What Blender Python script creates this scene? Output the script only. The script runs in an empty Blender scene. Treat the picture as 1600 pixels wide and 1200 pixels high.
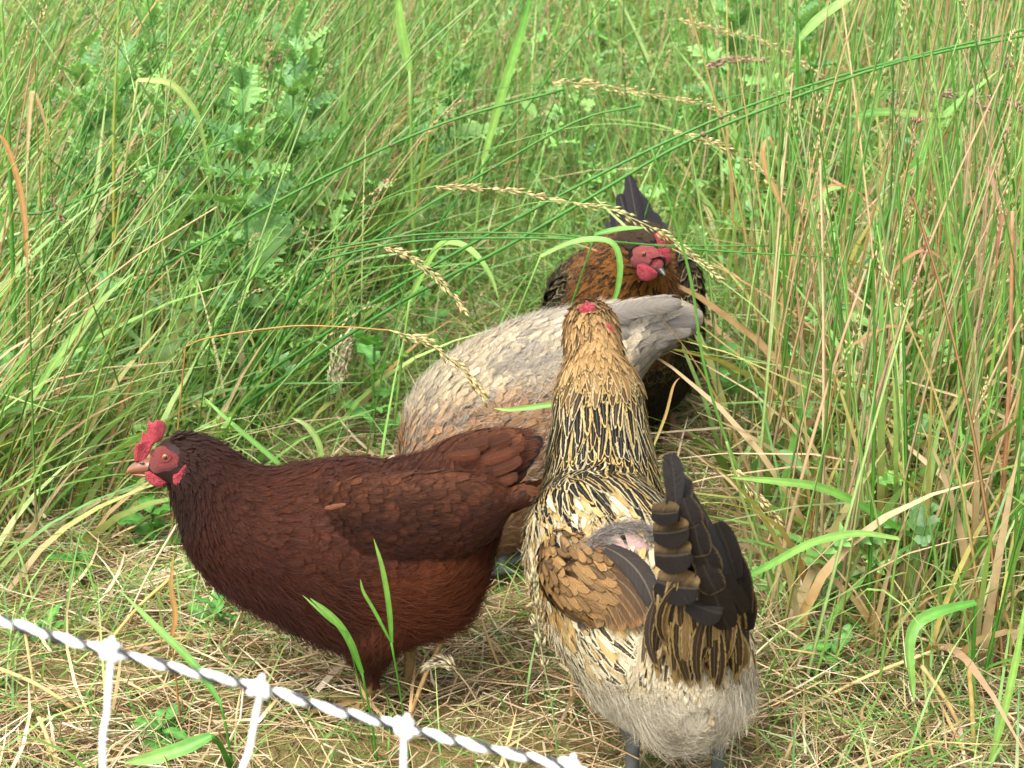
import bpy, bmesh, math, random
import numpy as np
from mathutils import Vector, noise as mnoise
from mathutils.bvhtree import BVHTree

random.seed(7)
R = np.random.default_rng(11)
SC = bpy.context.scene
COL = SC.collection

# ------------------------------------------------------------------ camera
CAMZ, PITCH, FPX = 1.05, math.radians(20.0), 2790.0      # FPX: focal length in pixels of a 1600 px wide picture
cam = bpy.data.cameras.new('camera')
cam.sensor_width = 36.0
cam.lens = 36.0 * FPX / 1600.0
cam.clip_start, cam.clip_end = 0.05, 400.0
cam.dof.use_dof = True
cam.dof.focus_distance = 2.0
cam.dof.aperture_fstop = 14.0
cam_o = bpy.data.objects.new('camera', cam)
cam_o.location = (0, 0, CAMZ)
cam_o.rotation_euler = (math.radians(90) - PITCH, 0, 0)
COL.objects.link(cam_o)
SC.camera = cam_o

# ------------------------------------------------------------------ sky, sun, exposure (bright overcast)
SUN_EL, SUN_AZ = math.radians(58), math.radians(215)     # azimuth clockwise from +Y: sun behind the viewer, to the left
w = bpy.data.worlds.new('World')
SC.world = w
w.use_nodes = True
nt = w.node_tree
bg = nt.nodes['Background']
sky = nt.nodes.new('ShaderNodeTexSky')
sky.sky_type = 'NISHITA'
sky.sun_disc = False
sky.sun_elevation = SUN_EL
sky.sun_rotation = SUN_AZ
sky.air_density = 1.0
sky.dust_density = 3.0
hs = nt.nodes.new('ShaderNodeHueSaturation')
hs.inputs['Saturation'].default_value = 0.15              # cloud cover greys the blue
nt.links.new(sky.outputs[0], hs.inputs['Color'])
nt.links.new(hs.outputs[0], bg.inputs['Color'])
bg.inputs['Strength'].default_value = 0.15
sl = bpy.data.lights.new('sun', 'SUN')
sl.energy = 0.9
sl.angle = math.radians(40)
sl.color = (1.0, 0.97, 0.92)
so = bpy.data.objects.new('sun', sl)
sd = Vector((math.sin(SUN_AZ) * math.cos(SUN_EL), math.cos(SUN_AZ) * math.cos(SUN_EL), math.sin(SUN_EL)))
so.rotation_euler = sd.to_track_quat('Z', 'Y').to_euler()
so.location = (0, 0, 6)
COL.objects.link(so)
SC.view_settings.view_transform = 'Standard'
SC.view_settings.look = 'None'
SC.view_settings.exposure = 2.25
SC.view_settings.gamma = 1.0
SC.view_settings.use_curve_mapping = False
SC.render.engine = 'CYCLES'
SC.cycles.max_bounces = 8
SC.cycles.transparent_max_bounces = 12
SC.cycles.use_denoising = True

# ------------------------------------------------------------------ helpers: places
CA, SA = math.cos(PITCH), math.sin(PITCH)
def P(px, py, Y):
    """point at distance Y (ground distance) seen at photo pixel px, py"""
    x, y = (px - 800) / FPX, -(py - 600) / FPX
    d = np.array([x, CA + y * SA, -SA + y * CA])
    return np.array([0, 0, CAMZ]) + d * (Y / d[1])
def G(px, py, z=0.0):
    x, y = (px - 800) / FPX, -(py - 600) / FPX
    d = np.array([x, CA + y * SA, -SA + y * CA])
    return np.array([0, 0, CAMZ]) + d * ((z - CAMZ) / d[2])
def PJ(p):
    p = np.asarray(p, float)
    q = p - np.array([0, 0, CAMZ])
    zc = q[..., 1] * CA - q[..., 2] * SA
    yc = q[..., 1] * SA + q[..., 2] * CA
    return 800 + FPX * q[..., 0] / zc, 600 - FPX * yc / zc
def mpp(Y, py=700):
    """metres per photo pixel at distance Y"""
    p = P(800, py, Y) - np.array([0, 0, CAMZ])
    return (p[1] * CA - p[2] * SA) / FPX

# ------------------------------------------------------------------ helpers: colour
KA = 0.30                                                  # picture value -> surface reflectance
def C(r, g, b, k=1.0):
    return np.array([(r / 255) ** 2.2, (g / 255) ** 2.2, (b / 255) ** 2.2]) * KA * k
def jit(c, n, amt=0.15, hue=0.04):
    c = np.broadcast_to(np.asarray(c), (n, 3))
    return np.clip(c * (1 + R.normal(0, amt, (n, 1))).clip(0.4, 1.8) * (1 + R.normal(0, hue, (n, 3))), 0.002, 0.9)
def pick(pal, wts, n):
    wts = np.array(wts, float); wts /= wts.sum()
    return np.array(pal)[R.choice(len(pal), n, p=wts)]
_W = [(R.normal(0, 1, 2), R.uniform(0, 6.28)) for _ in range(24)]
def fld(x, y, f=3.0):
    """smooth random field of the ground, about -1..1"""
    s = 0
    for i, (k, ph) in enumerate(_W):
        s = s + np.sin((k[0] * x + k[1] * y) * f + ph)
    return s / 4.0

# ------------------------------------------------------------------ helpers: meshes
def mesh(name, V, F, attrs=None, smooth=True):
    """V (n,3); F (m,k) int array or list of such arrays"""
    me = bpy.data.meshes.new(name)
    Fs = F if isinstance(F, list) else [F]
    Fs = [np.asarray(f, dtype=np.int32) for f in Fs if len(f)]
    V = np.asarray(V, dtype=np.float32)
    me.vertices.add(len(V)); me.vertices.foreach_set('co', V.ravel())
    loops = np.concatenate([f.ravel() for f in Fs])
    tot = np.concatenate([np.full(len(f), f.shape[1], dtype=np.int32) for f in Fs])
    st = np.concatenate([[0], np.cumsum(tot)[:-1]]).astype(np.int32)
    me.loops.add(len(loops)); me.loops.foreach_set('vertex_index', loops)
    me.polygons.add(len(tot)); me.polygons.foreach_set('loop_start', st)
    me.polygons.foreach_set('use_smooth', np.full(len(tot), smooth, dtype=bool))
    for k, a in (attrs or {}).items():
        a = np.asarray(a, dtype=np.float32)
        if a.shape[1] == 4:
            at = me.attributes.new(k, 'FLOAT_COLOR', 'POINT'); at.data.foreach_set('color', a.ravel())
        else:
            at = me.attributes.new(k, 'FLOAT_VECTOR', 'POINT'); at.data.foreach_set('vector', a.ravel())
    me.update(calc_edges=True)
    return me
def obj(name, me, mat=None, parent=None, **kw):
    o = bpy.data.objects.new(name, me)
    COL.objects.link(o)
    if mat is not None:
        me.materials.append(mat)
    if parent is not None:
        o.parent = parent
        o.matrix_parent_inverse = parent.matrix_world.inverted()
    for k, v in kw.items():
        o[k] = v
    return o
def thing(name, label, cat, loc=(0, 0, 0), group=None):
    o = bpy.data.objects.new(name, None)
    o.empty_display_size = 0.05
    COL.objects.link(o)
    o.location = [float(a) for a in loc]
    o['label'] = label; o['category'] = cat
    if group: o['group'] = group
    return o
def root_loc(o):
    l = np.zeros(3)
    while o is not None:
        l += np.array(o.location); o = o.parent
    return l
def child(name, V, F, mat, parent, attrs=None, smooth=True, **kw):
    """a part whose vertices are given in world coordinates"""
    loc = root_loc(parent)
    me = mesh(name, np.asarray(V) - loc, F, attrs, smooth)
    o = bpy.data.objects.new(name, me); COL.objects.link(o)
    me.materials.append(mat); o.parent = parent
    for k, v in kw.items(): o[k] = v
    return o
def c4(c, a=1.0):
    c = np.asarray(c); a = np.broadcast_to(np.asarray(a, float), c.shape[:-1])
    return np.concatenate([c, a[..., None]], -1)
def catmull(pts, n):
    pts = np.asarray(pts, float)
    m = len(pts)
    if m == 2:
        t = np.linspace(0, 1, n)[:, None]
        return pts[0] * (1 - t) + pts[1] * t
    q = np.concatenate([[2 * pts[0] - pts[1]], pts, [2 * pts[-1] - pts[-2]]])
    s = np.linspace(0, m - 1, n); i = np.minimum(s.astype(int), m - 2); t = (s - i)[:, None]
    a, b, c, d = q[i], q[i + 1], q[i + 2], q[i + 3]
    return 0.5 * (2 * b + (c - a) * t + (2 * a - 5 * b + 4 * c - d) * t ** 2 + (3 * b - a - 3 * c + d) * t ** 3)
def grid_faces(nr, nc, closed=False):
    r = np.arange(nr - 1)[:, None]; c = np.arange(nc if closed else nc - 1)[None, :]
    c2 = (c + 1) % nc
    return np.stack([r * nc + c, r * nc + c2, (r + 1) * nc + c2, (r + 1) * nc + c], -1).reshape(-1, 4)
def tube(path, rad, k=6):
    path = np.asarray(path, float); n = len(path)
    rad = np.broadcast_to(np.asarray(rad, float), (n,))
    t = np.gradient(path, axis=0); t /= np.linalg.norm(t, axis=1, keepdims=True) + 1e-9
    ref = np.array([0, 0, 1.0]) if abs(t[:, 2]).mean() < 0.8 else np.array([1.0, 0, 0])
    a = np.cross(t, ref); a /= np.linalg.norm(a, axis=1, keepdims=True) + 1e-9
    b = np.cross(a, t)
    th = np.linspace(0, 2 * np.pi, k, endpoint=False)
    V = path[:, None] + rad[:, None, None] * (a[:, None] * np.cos(th)[None, :, None] + b[:, None] * np.sin(th)[None, :, None])
    F = grid_faces(n, k, True)
    return V.reshape(-1, 3), [F, np.arange(k)[None, ::-1], (n - 1) * k + np.arange(k)[None]]
class Acc:
    """collects geometry for one joined mesh"""
    def __init__(s): s.V, s.F, s.A, s.n = [], {}, {}, 0
    def add(s, V, F, **at):
        V = np.asarray(V).reshape(-1, 3)
        for f in (F if isinstance(F, list) else [F]):
            f = np.asarray(f)
            if len(f): s.F.setdefault(f.shape[1], []).append(f + s.n)
        for k, a in at.items():
            a = np.asarray(a, float)
            s.A.setdefault(k, []).append(np.broadcast_to(a, (len(V), a.shape[-1])))
        s.V.append(V); s.n += len(V)
    def get(s):
        return np.concatenate(s.V), [np.concatenate(v) for v in s.F.values()], {k: np.concatenate(v) for k, v in s.A.items()}

# ------------------------------------------------------------------ materials
def newmat(name):
    m = bpy.data.materials.new(name); m.use_nodes = True
    nt = m.node_tree; nt.nodes.clear()
    out = nt.nodes.new('ShaderNodeOutputMaterial')
    return m, nt, out
def N(nt, typ, **kw):
    n = nt.nodes.new(typ)
    for k, v in kw.items():
        if k.startswith('i_'):
            key = k[2:]
            n.inputs[int(key) if key.isdigit() else key.replace('_', ' ')].default_value = v
        else: setattr(n, k, v)
    return n
def math_n(nt, op, a, b=None, c=None, clamp=False):
    n = nt.nodes.new('ShaderNodeMath'); n.operation = op; n.use_clamp = clamp
    for i, x in enumerate((a, b, c)):
        if x is None: continue
        if isinstance(x, (int, float)): n.inputs[i].default_value = x
        else: nt.links.new(x, n.inputs[i])
    return n.outputs[0]
def mixc(nt, f, a, b, mode='MIX'):
    n = nt.nodes.new('ShaderNodeMix'); n.data_type = 'RGBA'; n.blend_type = mode
    for key, x in ((0, f), (6, a), (7, b)):
        if isinstance(x, (int, float)): n.inputs[key].default_value = x
        elif isinstance(x, tuple): n.inputs[key].default_value = x
        else: nt.links.new(x, n.inputs[key])
    return n.outputs[2]

def plant_material(name, transl=0.35, rough=0.45, scale=60.0, amt=0.35, spec=0.35):
    m, nt, out = newmat(name)
    a = N(nt, 'ShaderNodeAttribute', attribute_name='Col')
    tc = N(nt, 'ShaderNodeTexCoord')
    no = N(nt, 'ShaderNodeTexNoise', i_Scale=scale, i_Detail=3.0, i_Roughness=0.6)
    nt.links.new(tc.outputs['Object'], no.inputs['Vector'])
    v = math_n(nt, 'MULTIPLY_ADD', no.outputs[0], amt * 2, 1 - amt)
    cc = N(nt, 'ShaderNodeVectorMath', operation='SCALE')
    nt.links.new(a.outputs['Color'], cc.inputs[0]); nt.links.new(v, cc.inputs['Scale'])
    p = N(nt, 'ShaderNodeBsdfPrincipled', i_Roughness=rough)
    p.inputs['Specular IOR Level'].default_value = spec
    nt.links.new(cc.outputs[0], p.inputs['Base Color'])
    if transl > 0:
        t = N(nt, 'ShaderNodeBsdfTranslucent')
        tc2 = mixc(nt, 1.0, cc.outputs[0], (1.0, 1.0, 0.55, 1), 'MULTIPLY')
        nt.links.new(tc2, t.inputs['Color'])
        mx = N(nt, 'ShaderNodeMixShader'); mx.inputs[0].default_value = transl
        nt.links.new(p.outputs[0], mx.inputs[1]); nt.links.new(t.outputs[0], mx.inputs[2])
        nt.links.new(mx.outputs[0], out.inputs['Surface'])
    else:
        nt.links.new(p.outputs[0], out.inputs['Surface'])
    return m
M_GRASS = plant_material('grass_blade')
M_LEAF = plant_material('weed_leaf', 0.25, 0.42, 90, 0.35)
M_STRAW = plant_material('dry_straw', 0.12, 0.6, 120, 0.35, 0.2)
M_SEED = plant_material('seed_husk', 0.25, 0.6, 200, 0.3, 0.2)

def feather_material(name='feather', frayed=True, rough=0.6, barbs=30.0, fray=1.1, tip0=0.62, onesided=False):
    """fuv = (u across -1..1, v along 0..1, random). Cen.rgb vane, Cen.a where the edging starts, Edg.rgb edging, Edg.a quill strength"""
    m, nt, out = newmat(name)
    fu = N(nt, 'ShaderNodeAttribute', attribute_name='fuv')
    ce = N(nt, 'ShaderNodeAttribute', attribute_name='Cen')
    ed = N(nt, 'ShaderNodeAttribute', attribute_name='Edg')
    sx = N(nt, 'ShaderNodeSeparateXYZ'); nt.links.new(fu.outputs['Vector'], sx.inputs[0])
    au = math_n(nt, 'ABSOLUTE', sx.outputs[0]); v = sx.outputs[1]; rnd = sx.outputs[2]
    bc = math_n(nt, 'ADD', math_n(nt, 'MULTIPLY', v, barbs), math_n(nt, 'MULTIPLY', au, -barbs * 0.22))
    cv = N(nt, 'ShaderNodeCombineXYZ')
    nt.links.new(bc, cv.inputs[0]); nt.links.new(math_n(nt, 'MULTIPLY', sx.outputs[0], 0.8), cv.inputs[1])
    nt.links.new(math_n(nt, 'MULTIPLY', rnd, 97.0), cv.inputs[2])
    no = N(nt, 'ShaderNodeTexNoise', i_Scale=1.0, i_Detail=3.0, i_Roughness=0.65)
    nt.links.new(cv.outputs[0], no.inputs['Vector'])
    tipq = math_n(nt, 'MULTIPLY', math_n(nt, 'SUBTRACT', v, tip0), 1.0 / (1.0 - tip0))
    q = math_n(nt, 'MAXIMUM', au, tipq)
    nq = math_n(nt, 'SUBTRACT', no.outputs[0], 0.5)
    qe = math_n(nt, 'MULTIPLY_ADD', nq, 0.55, q)
    # edging
    lo = ce.outputs['Alpha']
    f = math_n(nt, 'DIVIDE', math_n(nt, 'SUBTRACT', qe, lo), 0.14, clamp=True)
    if onesided:                                           # pale band along the leading edge only
        f = math_n(nt, 'DIVIDE', math_n(nt, 'SUBTRACT', math_n(nt, 'MULTIPLY_ADD', nq, 0.5, math_n(nt, 'MULTIPLY', sx.outputs[0], -1.0)), lo), 0.45, clamp=True)
    base = mixc(nt, f, ce.outputs['Color'], ed.outputs['Color'])
    # quill
    qu = math_n(nt, 'SUBTRACT', 1.0, math_n(nt, 'DIVIDE', au, 0.10), clamp=True)
    qu = math_n(nt, 'MULTIPLY', qu, ed.outputs['Alpha'])
    base = mixc(nt, qu, base, tuple(C(225, 205, 165)) + (1,))
    val = math_n(nt, 'MULTIPLY_ADD', nq, 1.8, 1.0)
    cc = N(nt, 'ShaderNodeVectorMath', operation='SCALE')
    nt.links.new(base, cc.inputs[0]); nt.links.new(val, cc.inputs['Scale'])
    p = N(nt, 'ShaderNodeBsdfPrincipled', i_Roughness=rough)
    p.inputs['Specular IOR Level'].default_value = 0.10
    p.inputs['Sheen Weight'].default_value = 0.0
    nt.links.new(cc.outputs[0], p.inputs['Base Color'])
    bp = N(nt, 'ShaderNodeBump', i_Strength=0.5, i_Distance=0.002)
    nt.links.new(no.outputs[0], bp.inputs['Height']); nt.links.new(bp.outputs[0], p.inputs['Normal'])
    if frayed:
        al = math_n(nt, 'LESS_THAN', math_n(nt, 'MULTIPLY_ADD', nq, fray, q), 0.90)
        nt.links.new(al, p.inputs['Alpha'])
    nt.links.new(p.outputs[0], out.inputs['Surface'])
    return m
M_FEA = feather_material('body_feather', True)
M_HACK = feather_material('hackle_feather', True, 0.55, 40.0, 0.7, 0.86)
M_TAIL = feather_material('tail_vane', True, 0.55, 70.0, 0.35, 0.7, True)
M_VANE = feather_material('stiff_feather', True, 0.5, 85.0, 0.35)

def strand_material():
    m, nt, out = newmat('down')
    a = N(nt, 'ShaderNodeAttribute', attribute_name='Col')
    p = N(nt, 'ShaderNodeBsdfPrincipled', i_Roughness=0.7)
    p.inputs['Specular IOR Level'].default_value = 0.2
    nt.links.new(a.outputs['Color'], p.inputs['Base Color'])
    nt.links.new(p.outputs[0], out.inputs['Surface'])
    return m
M_DOWN = strand_material()

def skin_material(name, c1, c2, scale=220, rough=0.5, bump=0.6, sss=0.15):
    m, nt, out = newmat(name)
    tc = N(nt, 'ShaderNodeTexCoord')
    no = N(nt, 'ShaderNodeTexNoise', i_Scale=scale, i_Detail=4.0)
    vo = N(nt, 'ShaderNodeTexVoronoi', i_Scale=scale * 3.0)
    nt.links.new(tc.outputs['Object'], no.inputs['Vector']); nt.links.new(tc.outputs['Object'], vo.inputs['Vector'])
    r = N(nt, 'ShaderNodeValToRGB')
    r.color_ramp.elements[0].position = 0.3; r.color_ramp.elements[1].position = 0.7
    r.color_ramp.elements[0].color = tuple(c1) + (1,); r.color_ramp.elements[1].color = tuple(c2) + (1,)
    nt.links.new(no.outputs[0], r.inputs[0])
    p = N(nt, 'ShaderNodeBsdfPrincipled', i_Roughness=rough)
    p.inputs['Subsurface Weight'].default_value = sss
    p.inputs['Subsurface Radius'].default_value = (0.006, 0.002, 0.001)
    p.inputs['Subsurface Scale'].default_value = 1.0
    bp = N(nt, 'ShaderNodeBump', i_Strength=bump, i_Distance=0.002)
    nt.links.new(vo.outputs[0], bp.inputs['Height']); nt.links.new(bp.outputs[0], p.inputs['Normal'])
    nt.links.new(r.outputs[0], p.inputs['Base Color']); nt.links.new(p.outputs[0], out.inputs['Surface'])
    return m
M_COMB = skin_material('comb_skin', C(190, 28, 48, 1.2), C(240, 80, 95, 1.3), 260, 0.45, 1.0)
M_FACE = skin_material('face_skin', C(160, 50, 50), C(208, 88, 82), 420, 0.45, 1.0)
M_FACER = skin_material('bright_face_skin', C(190, 62, 68), C(230, 112, 108), 320, 0.45, 1.0)
M_PINK = skin_material('bare_skin', C(225, 175, 160), C(235, 195, 180), 120, 0.6, 0.3)
M_SHANK = skin_material('shank_scale', C(175, 145, 90), C(205, 175, 115), 150)
M_SHANKG = skin_material('grey_shank_scale', C(95, 100, 95), C(130, 130, 120), 150)
M_BEAK = skin_material('horn_beak', C(165, 100, 62), C(190, 130, 90), 90, 0.35, 0.1)
M_BEAKD = skin_material('dark_beak', C(75, 75, 76), C(120, 112, 104), 90, 0.35, 0.1)
def plain(name, c, rough=0.3, spec=0.5):
    m, nt, out = newmat(name)
    p = N(nt, 'ShaderNodeBsdfPrincipled', i_Roughness=rough)
    tc = N(nt, 'ShaderNodeTexCoord'); no = N(nt, 'ShaderNodeTexNoise', i_Scale=300.0)
    nt.links.new(tc.outputs['Object'], no.inputs['Vector'])
    v = math_n(nt, 'MULTIPLY_ADD', no.outputs[0], 0.4, 0.8)
    cc = N(nt, 'ShaderNodeVectorMath', operation='SCALE'); cc.inputs[0].default_value = tuple(c)
    nt.links.new(v, cc.inputs['Scale']); nt.links.new(cc.outputs[0], p.inputs['Base Color'])
    p.inputs['Specular IOR Level'].default_value = spec
    nt.links.new(p.outputs[0], out.inputs['Surface'])
    return m
M_IRIS = plain('amber_iris', C(190, 105, 45), 0.1)
M_PUPIL = plain('dark_pupil', (0.004, 0.004, 0.004), 0.05)
M_ROPE = plain('white_twine', (0.82, 0.82, 0.80), 0.7, 0.2)
M_ROPED = plain('dark_wire', (0.012, 0.012, 0.014), 0.5, 0.4)

KA = 0.64
def ground_material():
    m, nt, out = newmat('soil_and_thatch')
    tc = N(nt, 'ShaderNodeTexCoord')
    n1 = N(nt, 'ShaderNodeTexNoise', i_Scale=9.0, i_Detail=6.0, i_Roughness=0.7)
    n2 = N(nt, 'ShaderNodeTexNoise', i_Scale=330.0, i_Detail=5.0, i_Roughness=0.7)
    nt.links.new(tc.outputs['Object'], n1.inputs['Vector']); nt.links.new(tc.outputs['Object'], n2.inputs['Vector'])
    r = N(nt, 'ShaderNodeValToRGB')
    e = r.color_ramp.elements
    e[0].position, e[0].color = 0.36, tuple(C(70, 68, 38)) + (1,)
    e[1].position, e[1].color = 0.64, tuple(C(205, 182, 128)) + (1,)
    x = e.new(0.5); x.color = tuple(C(150, 138, 84)) + (1,)
    f = math_n(nt, 'ADD', math_n(nt, 'MULTIPLY', n1.outputs[0], 0.4), math_n(nt, 'MULTIPLY', n2.outputs[0], 0.6))
    nt.links.new(f, r.inputs[0])
    p = N(nt, 'ShaderNodeBsdfPrincipled', i_Roughness=0.9)
    p.inputs['Specular IOR Level'].default_value = 0.1
    bp = N(nt, 'ShaderNodeBump', i_Strength=0.8, i_Distance=0.01)
    nt.links.new(n2.outputs[0], bp.inputs['Height']); nt.links.new(bp.outputs[0], p.inputs['Normal'])
    nt.links.new(r.outputs[0], p.inputs['Base Color']); nt.links.new(p.outputs[0], out.inputs['Surface'])
    return m
M_GROUND = ground_material()
KA = 0.30

# ------------------------------------------------------------------ the ground
def gz(x, y):
    return 0.012 * fld(x, y, 2.0)
_ys = np.concatenate([np.linspace(-1, 10, 111), np.geomspace(10.5, 150, 30)])
_xs = np.concatenate([-np.geomspace(4.2, 120, 20)[::-1], np.linspace(-4, 4, 81), np.geomspace(4.2, 120, 20)])
_X, _Y = np.meshgrid(_xs, _ys)
_V = np.stack([_X, _Y, gz(_X, _Y)], -1).reshape(-1, 3)
g = obj('ground', mesh('ground', _V, grid_faces(len(_ys), len(_xs))), M_GROUND, kind='structure')

# ====================================================================== HENS
class Loft:
    """a tapering body: rings (centre, half side vector, half up vector) from the tail to the head"""
    def __init__(s, C_, A_, B_, ex=2.0):
        s.C, s.A, s.B = np.array(C_, float), np.array(A_, float), np.array(B_, float)
        s.n = len(s.C); s.ex = ex
    def _cr(s, Q, x):
        q = np.concatenate([[2 * Q[0] - Q[1]], Q, [2 * Q[-1] - Q[-2]]])
        xc = np.clip(x, 0, s.n - 1)
        i = np.minimum(xc.astype(int), s.n - 2); t = (xc - i)[..., None]
        a, b, c, d = q[i], q[i + 1], q[i + 2], q[i + 3]
        return 0.5 * (2 * b + (c - a) * t + (2 * a - 5 * b + 4 * c - d) * t ** 2 + (3 * b - a - 3 * c + d) * t ** 3)
    def ev(s, x, th):
        x = np.asarray(x, float); th = np.asarray(th, float)
        c, a, b = s._cr(s.C, x), s._cr(s.A, x), s._cr(s.B, x)
        p = c + a * np.cos(th)[..., None] + b * np.sin(th)[..., None]
        ex0 = np.minimum(x, 0)[..., None]
        return p + ex0 * (s.C[1] - s.C[0])
    def frame(s, x, th):
        e = 0.02
        p = s.ev(x, th)
        ds = (s.ev(x + e, th) - s.ev(x - e, th)) / (2 * e)
        dt = (s.ev(x, th + e) - s.ev(x, th - e)) / (2 * e)
        n = np.cross(dt, ds); n /= np.linalg.norm(n, axis=-1, keepdims=True) + 1e-12
        c = s._cr(s.C, x)
        sg = np.sign(np.sum(n * (p - c), -1, keepdims=True)); sg[sg == 0] = 1
        return p, ds, dt, n * sg
    def grid(s, ns=60, nt=40):
        x = np.linspace(0, s.n - 1, ns)[:, None]; th = np.linspace(0, 2 * np.pi, nt, endpoint=False)[None]
        V = s.ev(x + 0 * th, th + 0 * x).reshape(-1, 3)
        F = grid_faces(ns, nt, True)
        return V, [F, np.arange(nt)[None, ::-1], (ns - 1) * nt + np.arange(nt)[None]]
    def bvh(s):
        V, F = s.grid(80, 48)
        return BVHTree.FromPolygons([Vector(v) for v in V], [list(map(int, f)) for f in F[0]])

def loft_px(st, Y, wid, side=(0, 1, 0), yoff=None):
    """rings from (top px, bottom px) pairs of a body that stands side-on at distance Y; wid: half widths in metres"""
    Cs, As, Bs = [], [], []
    for i, ((a, b), wd) in enumerate(zip(st, wid)):
        y = Y + (yoff[i] if yoff is not None else 0)
        p, q = P(a[0], a[1], y), P(b[0], b[1], y)
        Cs.append((p + q) / 2); Bs.append((p - q) / 2); As.append(np.array(side, float) * wd)
    return Loft(Cs, As, Bs)
def loft_axis(st, side=(1, 0, 0)):
    """rings from (px, py, Y, half width px, half thickness m) along the body's axis"""
    cs = np.array([P(a[0], a[1], a[2]) for a in st])
    t = np.gradient(cs, axis=0); t /= np.linalg.norm(t, axis=1, keepdims=True)
    sd = np.array(side, float)
    As, Bs = [], []
    for i, a in enumerate(st):
        z = np.cross(sd, t[i]); z /= np.linalg.norm(z)
        if i and np.dot(z, Bs[-1]) < 0: z = -z
        if i == 0 and z[2] < 0: z = -z
        As.append(sd * a[3] * mpp(a[2], a[1])); Bs.append(z * a[4])
    return Loft(cs, As, Bs)

def _fn(f, *a):
    return f(*a) if callable(f) else np.full(len(a[0]), float(f))
PROF = {
    'round':  ([0, .25, .5, .75, .92, 1.0], [.55, .85, 1.0, .98, .78, .5]),
    'hackle': ([0, .2, .45, .7, .88, 1.0], [.6, .95, 1.0, .8, .5, .12]),
    'long':   ([0, .2, .5, .8, .93, 1.0], [.5, .8, 1.0, .95, .7, .3]),
}
def sample(loft, n, sr, tr, where=None):
    xs, ts = [], []
    got = 0
    while got < n:
        x = R.uniform(sr[0], sr[1], n * 2); th = R.uniform(tr[0], tr[1], n * 2)
        _, ds, dt, _ = loft.frame(x, th)
        ar = np.linalg.norm(np.cross(ds, dt), axis=-1)
        ok = R.uniform(0, np.percentile(ar, 98), len(x)) < ar
        if where is not None:
            u, v = PJ(loft.ev(x, th)); ok &= where(u, v, R.uniform(0, 1, len(x)))
        xs.append(x[ok]); ts.append(th[ok]); got += ok.sum()
        if len(xs) > 60: break
    return np.concatenate(xs)[:n], np.concatenate(ts)[:n]
def plumage(name, parent, loft, n, sr, tr, L, W, colf, lift=0.006, off=0.001, prof='round', drift=0.0, jitter=0.12,
            mat=None, where=None, curl=0.05, label=None):
    """overlapping feathers that follow the body surface towards the tail; joined, being far too many to count"""
    x, th = sample(loft, n, sr, tr, where)
    n = len(x)
    p, ds, dt, nn = loft.frame(x, th)
    sp = np.linalg.norm(ds, axis=-1); st = np.linalg.norm(dt, axis=-1) + 1e-6
    u0, v0 = PJ(p)
    Ls = _fn(L, u0, v0) * R.uniform(0.8, 1.2, n); Ws = _fn(W, u0, v0) * R.uniform(0.85, 1.15, n)
    dr = (_fn(drift, u0, v0) + R.normal(0, jitter, n))
    vv, wv = PROF[prof]
    rows = []
    lf = _fn(lift, u0, v0) * R.uniform(0.5, 1.6, n); hof = R.uniform(0, 0.0015, n)
    tw = R.normal(0, 0.05, n)
    for v, wf in zip(vv, wv):
        xx = x - v * Ls / sp
        tt = th + v * Ls * dr / st
        pp, _, d2, n2 = loft.frame(xx, tt)
        d2 = d2 / (np.linalg.norm(d2, axis=-1, keepdims=True) + 1e-9)
        cols = []
        for u in (-1.0, 0.0, 1.0):
            h = off + hof + lf * v - (abs(u) * curl - u * tw * 0.5) * Ws * wf
            cols.append(pp + d2 * (u * 0.5 * Ws * wf)[:, None] + n2 * np.maximum(h, 0.0003)[:, None])
        rows.append(np.stack(cols, 1))
    V = np.stack(rows, 1)                                   # n, rows, 3, xyz
    nr = len(vv)
    F = (grid_faces(nr, 3)[None] + (np.arange(n) * nr * 3)[:, None, None]).reshape(-1, 4)
    fuv = np.zeros((n, nr, 3, 3))
    fuv[..., 0] = np.array([-1, 0, 1.0])[None, None]; fuv[..., 1] = np.array(vv)[None, :, None]
    fuv[..., 2] = R.uniform(0, 1, n)[:, None, None]
    cen, edg = colf(u0, v0, n)                              # (n,4),(n,4)
    rep = lambda a: np.repeat(a, nr * 3, axis=0)
    kw = dict(kind='stuff')
    if label: kw['label'] = label
    return child(name, V.reshape(-1, 3), F, mat or M_FEA, parent,
                 dict(fuv=fuv.reshape(-1, 3), Cen=rep(cen), Edg=rep(edg)), **kw)
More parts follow.
